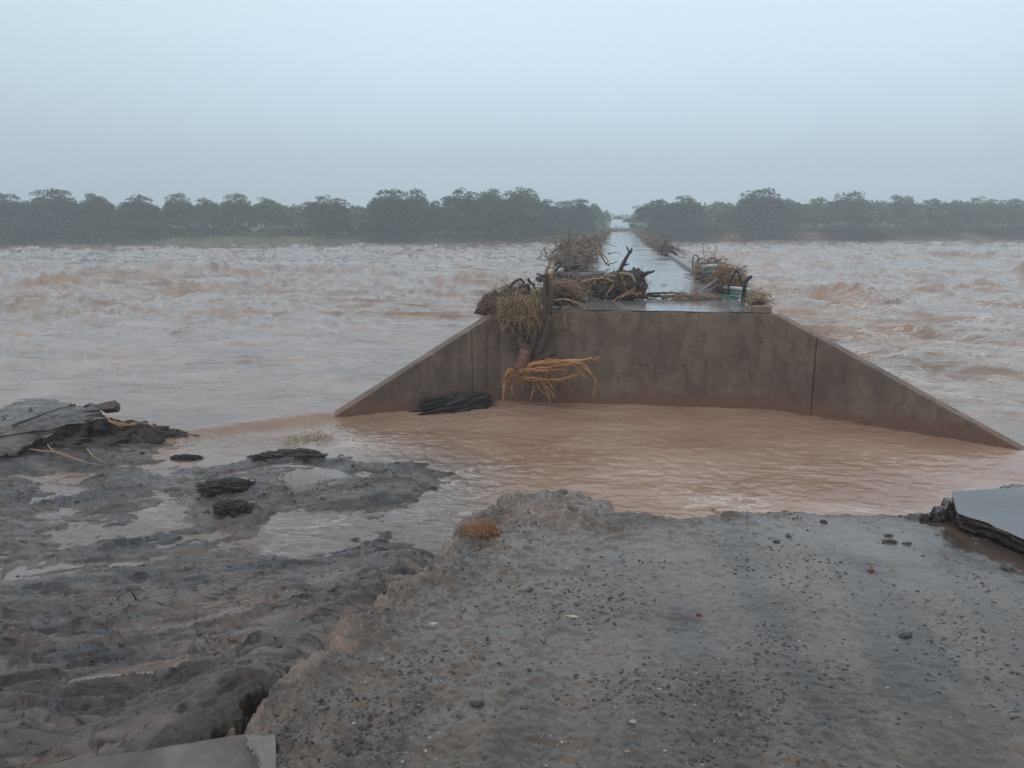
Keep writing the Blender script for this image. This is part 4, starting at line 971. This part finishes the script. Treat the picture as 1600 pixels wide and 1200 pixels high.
# gravel and mud crumbs (uncountable)
def crumbs(name, nn, smin, smax, mat, far=6.2, onmud=False, seed=0):
    ico = np.array([(0,0,1),(.89,0,.45),(.28,.85,.45),(-.72,.53,.45),(-.72,-.53,.45),(.28,-.85,.45),(.72,.53,-.45),(-.28,.85,-.45),(-.89,0,-.45),(-.28,-.85,-.45),(.72,-.53,-.45),(0,0,-1)])
    fc = np.array([(0,1,2),(0,2,3),(0,3,4),(0,4,5),(0,5,1),(1,6,2),(2,7,3),(3,8,4),(4,9,5),(5,10,1),(2,6,7),(3,7,8),(4,8,9),(5,9,10),(1,10,6),(11,7,6),(11,8,7),(11,9,8),(11,10,9),(11,6,10)])
    r = np.random.default_rng(seed); M_ = nn*8
    D = np.exp(r.uniform(math.log(1.5), math.log(far), M_)); T = r.uniform(YAW - R(46), YAW + R(40), M_); x = -np.sin(T)*D; y = np.cos(T)*D
    keep = r.uniform(0, 1, M_) < (.12 + smooth(-.1, .5, fbm(x*1.7, y*1.2, 3, 44 + seed)))*1.0
    x, y = x[keep], y[keep]; z, sd, *_ = terrain(x, y); ok = (sd > .01) if not onmud else ((sd < -.15) & (z > .02)); x, y, z = x[ok][:nn], y[ok][:nn], z[ok][:nn]; n_ = len(x)
    if onmud: x = x; sc_ = (np.hypot(x, y)/4)**.8
    else: sc_ = 1.0
    s = sc_*smin + sc_*(smax-smin)*r.uniform(0, 1, n_)**5
    sc = np.stack([s*r.uniform(.8, 1.7, n_), s*r.uniform(.6, 1.1, n_), s*r.uniform(.35, .7, n_)], 1)
    Vv = ico[None]*sc[:, None, :]*r.uniform(.65, 1.25, (n_, 12, 1)); a = r.uniform(-.7, .7, n_); ca, sa = np.cos(a)[:, None], np.sin(a)[:, None]
    Vx = Vv[..., 0]*ca - Vv[..., 1]*sa; Vy = Vv[..., 0]*sa + Vv[..., 1]*ca
    Vv = np.stack([Vx + x[:, None], Vy + y[:, None], Vv[..., 2] + (z - s*.05)[:, None]], -1).reshape(-1, 3)
    Fc = (fc[None] + (np.arange(n_)*12)[:, None, None]).reshape(-1, 3)
    tag(link(name, mesh_np(name, Vv, Fc), mat, None, False), kind='stuff')
M_CRUMB = m_plain("dark_mud_crumbs", (0.06, 0.05, 0.045), 0.5, 20)
crumbs("mud_crumbs", 20000, .0012, .0095, M_CRUMB, seed=1)
crumbs("mud_bits", 4200, .0015, .015, M_CRUMB, far=16, onmud=True, seed=5)
crumbs("pale_grit", 1700, .0016, .0075, M_STONE_P, seed=2)
# small sticks on the mud (left)
for px, py, L_, lab in [(213, 935, .16, "thin black twig standing upright in the left mud"), (183, 938, .10, "stubby dark twig poking out of the left mud"), (395, 1018, .14, "fine forked twig on the mud above the dark crevice"), (412, 1012, .09, "short dark twig lying on the mud near the fine forked one")]:
    z0 = 1.0
    for _ in range(8):
        p = W(px, py, z0); z0 = zgr(p.x, p.y)
    mb = MB(); mb.tube(wander((p.x, p.y, z0-.02), (.15, 0, 1), L_, 5, .2, 0), .012, .006, 5); mb.tube(wander((p.x, p.y, z0+L_*.8), (1, 0, .1), L_*.7, 4, .2, 0), .008, .003, 4)
    tag(mb.build("twig", M_DARK), lab, "twig")
p = W(1135, 799, .05); mb = MB(); mb.tube(bendy([W(1112,794,.03), W(1122,801,.05), W(1138,803,.05), W(1152,799,.03)], 4, .005), .02, .012, 5); tag(mb.build("pale_stick", M_ROOT2), "pale bare stick floating just off the road's broken rim", "stick")

# ------------------------------------------------------------------ trees
def cards(nn, lobes, s, r):
    C_ = []; 
    wts = np.array([l[3]*l[3]*l[4] for l in lobes]); wts = wts/wts.sum(); idx = r.choice(len(lobes), nn, p=wts)
    Lb = np.array(lobes)[idx]; q = r.normal(size=(nn, 3)); q /= np.linalg.norm(q, axis=1)[:, None]
    q[:, 2] = np.where(q[:, 2] < -.3, -q[:, 2]*.6, q[:, 2])
    rad = r.uniform(.55, 1.06, nn)**.6; c = Lb[:, :3] + q*rad[:, None]*np.stack([Lb[:, 3], Lb[:, 3], Lb[:, 4]], 1)
    a = r.normal(size=(nn, 3)); a /= np.linalg.norm(a, axis=1)[:, None]; b = np.cross(a, r.normal(size=(nn, 3))); b /= np.linalg.norm(b, axis=1)[:, None]
    sz = s*r.uniform(.5, 1.4, nn)[:, None]
    return np.stack([c - a*sz, c - b*sz*.6, c + a*sz, c + b*sz*.6], 1).reshape(-1, 3)
def crown_mesh(seed, shape):
    r = np.random.default_rng(seed); lobes = []
    nl = 30
    for i in range(nl):
        t = r.uniform(0, 1); a = r.uniform(0, 6.28)
        if shape == 'flat': z = .25 + .58*t; R_ = .44*math.sqrt(max(.03, 1 - (abs(t-.45)/.6)**2))
        elif shape == 'bushy': z = .10 + .76*t; R_ = .46*(1 - .7*t**1.6)
        elif shape == 'twin': z = .12 + .72*t; R_ = .44*(1 - .5*t**2)
        else: z = .14 + .72*t; R_ = .46*math.sqrt(max(.03, 1 - (abs(t-.35)/.68)**2))
        rr = R_*math.sqrt(r.uniform(0.25, 1)); s = r.uniform(.05, .15)
        if shape == 'twin' and t > .6: rr = .26*r.uniform(.7, 1); a = (0 if i % 2 else math.pi) + r.uniform(-.5, .5)
        lobes.append((rr*math.cos(a), rr*math.sin(a), z, s, s*r.uniform(.6, .85)))
    lobes.append((0, 0, .42, .34, .30)); lobes.append((0, 0, .62, .30, .20)); lobes.append((.12, 0, .55, .24, .2)); lobes.append((-.14, .05, .6, .2, .18))
    for i in range(4): lobes.append((r.uniform(-.12, .12), r.uniform(-.12, .12), r.uniform(.78, .90), r.uniform(.07, .11), r.uniform(.06, .09)))
    Vv = cards(7500, lobes, .017, r); Vv[:, 2] *= 1/np.percentile(Vv[:, 2], 99.7)
    return mesh_np("crown", Vv, np.arange(len(Vv)).reshape(-1, 4))
def trunk_mesh(seed):
    random.seed(seed); mb = MB()
    for i in range(random.choice((2, 3))):
        a = random.uniform(0, 6.28); p = Vector((math.cos(a)*.02, math.sin(a)*.02, -.05))
        pts = bendy([p, p + Vector((math.cos(a)*.05, math.sin(a)*.05, .2)), Vector((math.cos(a)*.14, math.sin(a)*.14, .42)), Vector((math.cos(a)*.2, math.sin(a)*.2, .66))], 3, .006); mb.tube(pts, .026, .008, 6)
        for k_ in range(3):
            b = a + random.uniform(-1.2, 1.2); s0 = pts[4+k_]; mb.tube([s0, s0 + Vector((math.cos(b)*.12, math.sin(b)*.12, .12)), s0 + Vector((math.cos(b)*.22, math.sin(b)*.22, .3))], .011, .003, 5)
    me = bpy.data.meshes.new("trunk"); me.from_pydata(mb.v, [], mb.f); me.update(); me.materials.append(M_TRUNK); return me
M_TRUNK = m_plain("tree_trunk_bark", (0.09, 0.07, 0.055), 0.8, 20)
shapes = ['round', 'flat', 'bushy', 'round', 'twin', 'bushy']
CR_ = {}
for mi, mt in enumerate((M_LEAF, M_LEAF2, M_LEAF3)):
    for si, sh in enumerate(shapes):
        CR_[(mi, si)] = None
crown_base = [crown_mesh(300 + i, s) for i, s in enumerate(shapes)]
trunk_base = [trunk_mesh(400 + i) for i in range(3)]
def get_crown(mi, si):
    if CR_[(mi, si)] is None:
        me = crown_base[si].copy(); me.materials.append((M_LEAF, M_LEAF2, M_LEAF3)[mi]); CR_[(mi, si)] = me
    return CR_[(mi, si)]
def bankY(px):
    Y_ = 160.0
    for _ in range(6): Y_ = float(ybank(np.array([at(px, 380, Y_).x]))[0])
    return Y_
def tree(px, top, wpx, back, mi, si, label, name="tree", cat="tree", base=None, group="trees on the far bank"):
    Y_ = bankY(px) + back; p = at(px, top, Y_); gz = float(farh(np.array([p.x]), np.array([Y_]))[0])
    h = p.z - gz; s = wpx*Y_/F
    o = empty(name, (p.x, Y_, gz), label, cat, group); o.rotation_euler.z = random.uniform(0, 6.28)
    c = bpy.data.objects.new("crown", get_crown(mi, si)); COL.objects.link(c); c.parent = o; c.scale = (s*1.5, s*1.5, h)
    if mi != 1 or name == "tree":
        t_ = bpy.data.objects.new("trunk", trunk_base[si % 3]); COL.objects.link(t_); t_.parent = o; t_.scale = (s*.8, s*.8, h)
    return o
random.seed(5)
LT = [(-150,306,90,6,0,0,"broad dark tree past the left edge, first of the far line"), (-70,312,90,6,0,2,"bushy dark tree just left of the darkest corner tree"),
(8,304,78,5,0,0,"dark round-headed tree, leftmost in the photo's tree line"),
(78,297,90,6,0,0,"tall broad dome-shaped tree, second from the left end"),
(145,304,68,6,0,1,"dark tree with a small tuft on top, third from the left end"),
(213,306,74,6,0,4,"dark tree with a knobbly flat crown, fourth from the left end"),
(277,303,50,7,2,5,"narrow lighter green tree with a loose pointed top, fifth from the left end"),
(322,311,56,7,2,2,"shorter bushy tree right of the loose pointed one, sixth from the left end"),
(366,304,56,6,2,0,"round-topped mid green tree, seventh from the left end"),
(416,310,62,8,2,1,"spreading tree with bare leaning trunks showing under it, eighth from the left end"),
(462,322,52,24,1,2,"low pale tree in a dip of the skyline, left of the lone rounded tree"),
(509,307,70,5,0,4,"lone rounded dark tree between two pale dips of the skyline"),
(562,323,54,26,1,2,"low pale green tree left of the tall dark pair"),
(608,297,76,4,0,0,"tall dark tree, larger of the close pair left of the gap"),
(649,297,46,5,0,5,"slim tall dark tree, narrower of the close pair"),
(680,315,36,9,2,2,"small dark tree in the notch right of the tall dark pair"),
(720,296,60,6,0,4,"tall tree at the left shoulder of the biggest tree clump"),
(768,296,56,6,2,1,"open-crowned tree in the middle of the biggest tree clump"),
(815,294,66,6,2,1,"tallest open-crowned tree with sky showing through, right part of the biggest clump"),
(790,318,70,4,0,2,"low dense tree in front of the biggest tree clump"),
(850,313,50,10,0,2,"dense lower tree stepping down right of the biggest clump"),
(878,315,50,12,2,0,"hazy mid green tree, third before the road gap"),
(905,312,46,9,0,0,"dark round tree, second before the road gap"),
(930,319,26,26,2,2,"hazy green tree bordering the left side of the road gap"),
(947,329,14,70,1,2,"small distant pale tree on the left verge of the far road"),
(967,337,12,150,2,2,"tiny distant tree closing the end of the far road"),
(1024,313,58,8,0,0,"wide round tree right beside the far road, first right of the gap"),
(1048,318,50,8,2,2,"bushy tree, second right of the road gap"),
(1073,307,56,7,0,4,"dark tree with twin knobs, third right of the road gap"),
(1130,317,58,26,1,2,"pale low tree between the twin-knob tree and the tall ragged one"),
(1160,322,50,8,2,2,"low mid green tree at the foot of the tall ragged one"),
(1190,296,76,6,0,5,"tall ragged dark tree, highest right of the road"),
(1236,312,52,12,2,2,"mid green tree just right of the tall ragged one"),
(1275,310,50,16,1,0,"pale round tree above the orange eroded bank"),
(1330,301,64,14,2,5,"green tree with several loose tufts, tallest of the right end group"),
(1370,315,50,14,1,2,"pale bushy tree right of the loose-tufted one"),
(1410,306,50,14,2,5,"tufted green tree, fifth from the right end"),
(1452,312,52,14,2,0,"round green tree, fourth from the right end"),
(1490,314,48,14,0,2,"dark bushy tree, third from the right end"),
(1532,309,56,14,2,4,"knobbly green tree, second from the right end"),
(1578,312,56,12,2,0,"hazy green tree, rightmost in the photo's tree line"),
(1650,310,80,12,0,0,"dark tree past the right edge of the far line"), (1730,308,80,12,2,4,"broad green tree beyond the right edge, last of the far line")]
for a in LT: tree(*a)
for px, top, wp, bk, mi, lab in [(989,348,11,24,1,"pale round bush beside the right verge of the far road"), (1040,345,60,3,0,"dark low bush at the waterline right of the bridge end"), (1090,345,60,3,0,"wide dark bush on the waterline below the twin-knob tree"), (1195,340,80,2,0,"large dark bush on the waterline below the tall ragged tree"),
  (1330,350,90,3,0,"broad dark bush on the waterline right of the orange bank"), (1375,352,60,3,2,"green bush at the water, right of the broad dark one"), (1480,345,50,5,0,"dark bush standing above the pale sand bank"), (1590,350,50,4,0,"dark bush at the right end of the far waterline"),
  (15,345,80,2,0,"black-green bush at the left end of the far waterline"), (130,348,80,3,0,"dark bush on the waterline under the third and fourth trees"), (190,345,70,3,0,"tall dark bush on the waterline under the knobbly tree"), (300,352,60,8,2,"green bush behind the grassy bank strip"), (360,350,60,8,0,"dark bush behind the grassy bank below the round-topped tree"),
  (520,345,60,5,0,"dark bush under the lone rounded tree"), (600,340,80,3,0,"dark bush filling the foot of the tall dark pair"), (650,345,60,3,0,"dark waterside bush right of the tall dark pair's foot"), (720,345,70,5,0,"shaded bush under the left shoulder of the biggest clump"), (790,345,80,4,0,"shaded bush below the middle of the biggest clump"), (850,345,60,5,0,"shaded bush at the right foot of the biggest clump"), (905,343,50,7,0,"dark bush below the round tree before the road gap"), (60,345,70,3,0,"shaded bush under the tall dome-shaped tree"), (245,350,60,5,0,"low dark bush between the knobbly tree and the grassy bank"), (680,350,50,6,0,"low dark bush in the notch beside the biggest clump"), (1130,350,50,9,2,"green bush above the orange bank patch left of the ragged tree"), (1430,350,60,7,2,"green bush left of the pale sand bank"), (1540,352,60,7,2,"green bush right of the pale sand bank")]:
    tree(px, top, wp, bk, mi, 2, lab, "bush", "bush", group="bushes on the far bank")
# far-off wood behind the front row
r = np.random.default_rng(77); lobes = []
for px in np.arange(-300, 1950, 13):
    for back in (16, 34, 70):
        if 925 < px < 1004 : continue
        Y_ = bankY(px) + back + r.uniform(-7, 7); topy = (323 if px < 940 else 318) + r.uniform(-4, 6)
        p = at(px, topy, Y_); gz = 1.5; s = r.uniform(2.4, 4.2); hgt = p.z - gz
        lobes.append((p.x, Y_, gz + hgt - s*.75, s, s*.75)); lobes.append((p.x + r.uniform(-2, 2), Y_, gz + hgt*.45, s*1.1, hgt*.42))
for px in np.arange(930, 1010, 7):
    Y_ = 400 + r.uniform(-12, 12); p = at(px, 336 + r.uniform(-3, 3), Y_); lobes.append((p.x, Y_, p.z - 3.2, 5, 3.2)); lobes.append((p.x, Y_, p.z - 6.5, 5, 4))
Vv = cards(95000, lobes, .42, r)
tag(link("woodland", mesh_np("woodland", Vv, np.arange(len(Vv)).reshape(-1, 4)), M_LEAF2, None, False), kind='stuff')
# waterside scrub and stranded drift at the foot of the far bank
lobes = []
for px in np.arange(-280, 1900, 7):
    if 940 < px < 1000 or r.random() < .25: continue
    Y_ = bankY(px) + r.uniform(3.5, 9); p = at(px, 375, Y_); gz = float(farh(np.array([p.x]), np.array([Y_]))[0]); s = r.uniform(.8, 2.3); lobes.append((p.x, Y_, gz + s*.3, s*1.2, s*.9))
Vv = cards(34000, lobes, .2, r)
tag(link("undergrowth", mesh_np("undergrowth", Vv, np.arange(len(Vv)).reshape(-1, 4)), M_LEAF, None, False), kind='stuff')
random.seed(9); mb = MB()
for i in range(260):
    px = random.choice([random.gauss(880, 25), random.gauss(1240, 30), random.gauss(1480, 60), random.uniform(0, 1600), random.gauss(690, 30)])
    Y_ = bankY(px) + random.uniform(.5, 4); x_ = at(px, 375, Y_).x; gz = float(farh(np.array([x_]), np.array([Y_]))[0])
    mb.tube(wander((x_, Y_, gz + .15), (random.gauss(0, 1), random.gauss(0, .4), random.uniform(-.1, .5)), random.uniform(.8, 3.0), 4, .25, .05), .07, .03, 4, 0, False)
tag(mb.build("driftwood", M_TWIG, None, True), kind='stuff')
# steep orange cut banks among the scrub
for px0, px1, ztop, lab in [(1122, 1160, 2.2, "orange-brown eroded bank face left of the tall ragged tree"), (1234, 1290, 2.4, "larger orange-brown cut bank face right of the tall ragged tree")]:
    Y_ = bankY((px0+px1)/2) + 1.0; a = at(px0, 375, Y_).x; b = at(px1, 375, Y_).x; mb = MB()
    lump(mb, ((a+b)/2, Y_+1.5, .3), ((b-a)/2*1.25, 1.6, ztop*.62), 120+px0, .45, 26, fq=4)
    tag(mb.build("cut_bank", m_plain("orange_subsoil", (0.24, 0.135, 0.09), .85, 1.2), None, True), lab, "eroded bank")

# ------------------------------------------------------------------ rain haze
mb = MB(); mb.box((0, 180, 17), (640, 560, 44)); hz = mb.build("haze", None)
tag(hz, kind='stuff')
hm = bpy.data.materials.new("rain_haze"); hm.use_nodes = True; ht = hm.node_tree
for nd in list(ht.nodes):
    if nd.type != 'OUTPUT_MATERIAL': ht.nodes.remove(nd)
pv = ht.nodes.new('ShaderNodeVolumePrincipled'); pv.inputs['Color'].default_value = (.86, .92, .98, 1); pv.inputs['Density'].default_value = 0.0021; pv.inputs['Anisotropy'].default_value = 0.0
ht.links.new(pv.outputs[0], [nd for nd in ht.nodes if nd.type == 'OUTPUT_MATERIAL'][0].inputs['Volume'])
hz.data.materials.append(hm)

for o_ in bpy.data.objects:
    if o_.parent is not None and o_.type == 'MESH' and o_.name.split('.')[0] in ('driftwood', 'dark_sticks', 'matted_straw', 'straw', 'twigs', 'fine_roots', 'dark_twigs', 'fibres', 'reed_stems', 'green_sprig'): o_["kind"] = "stuff"
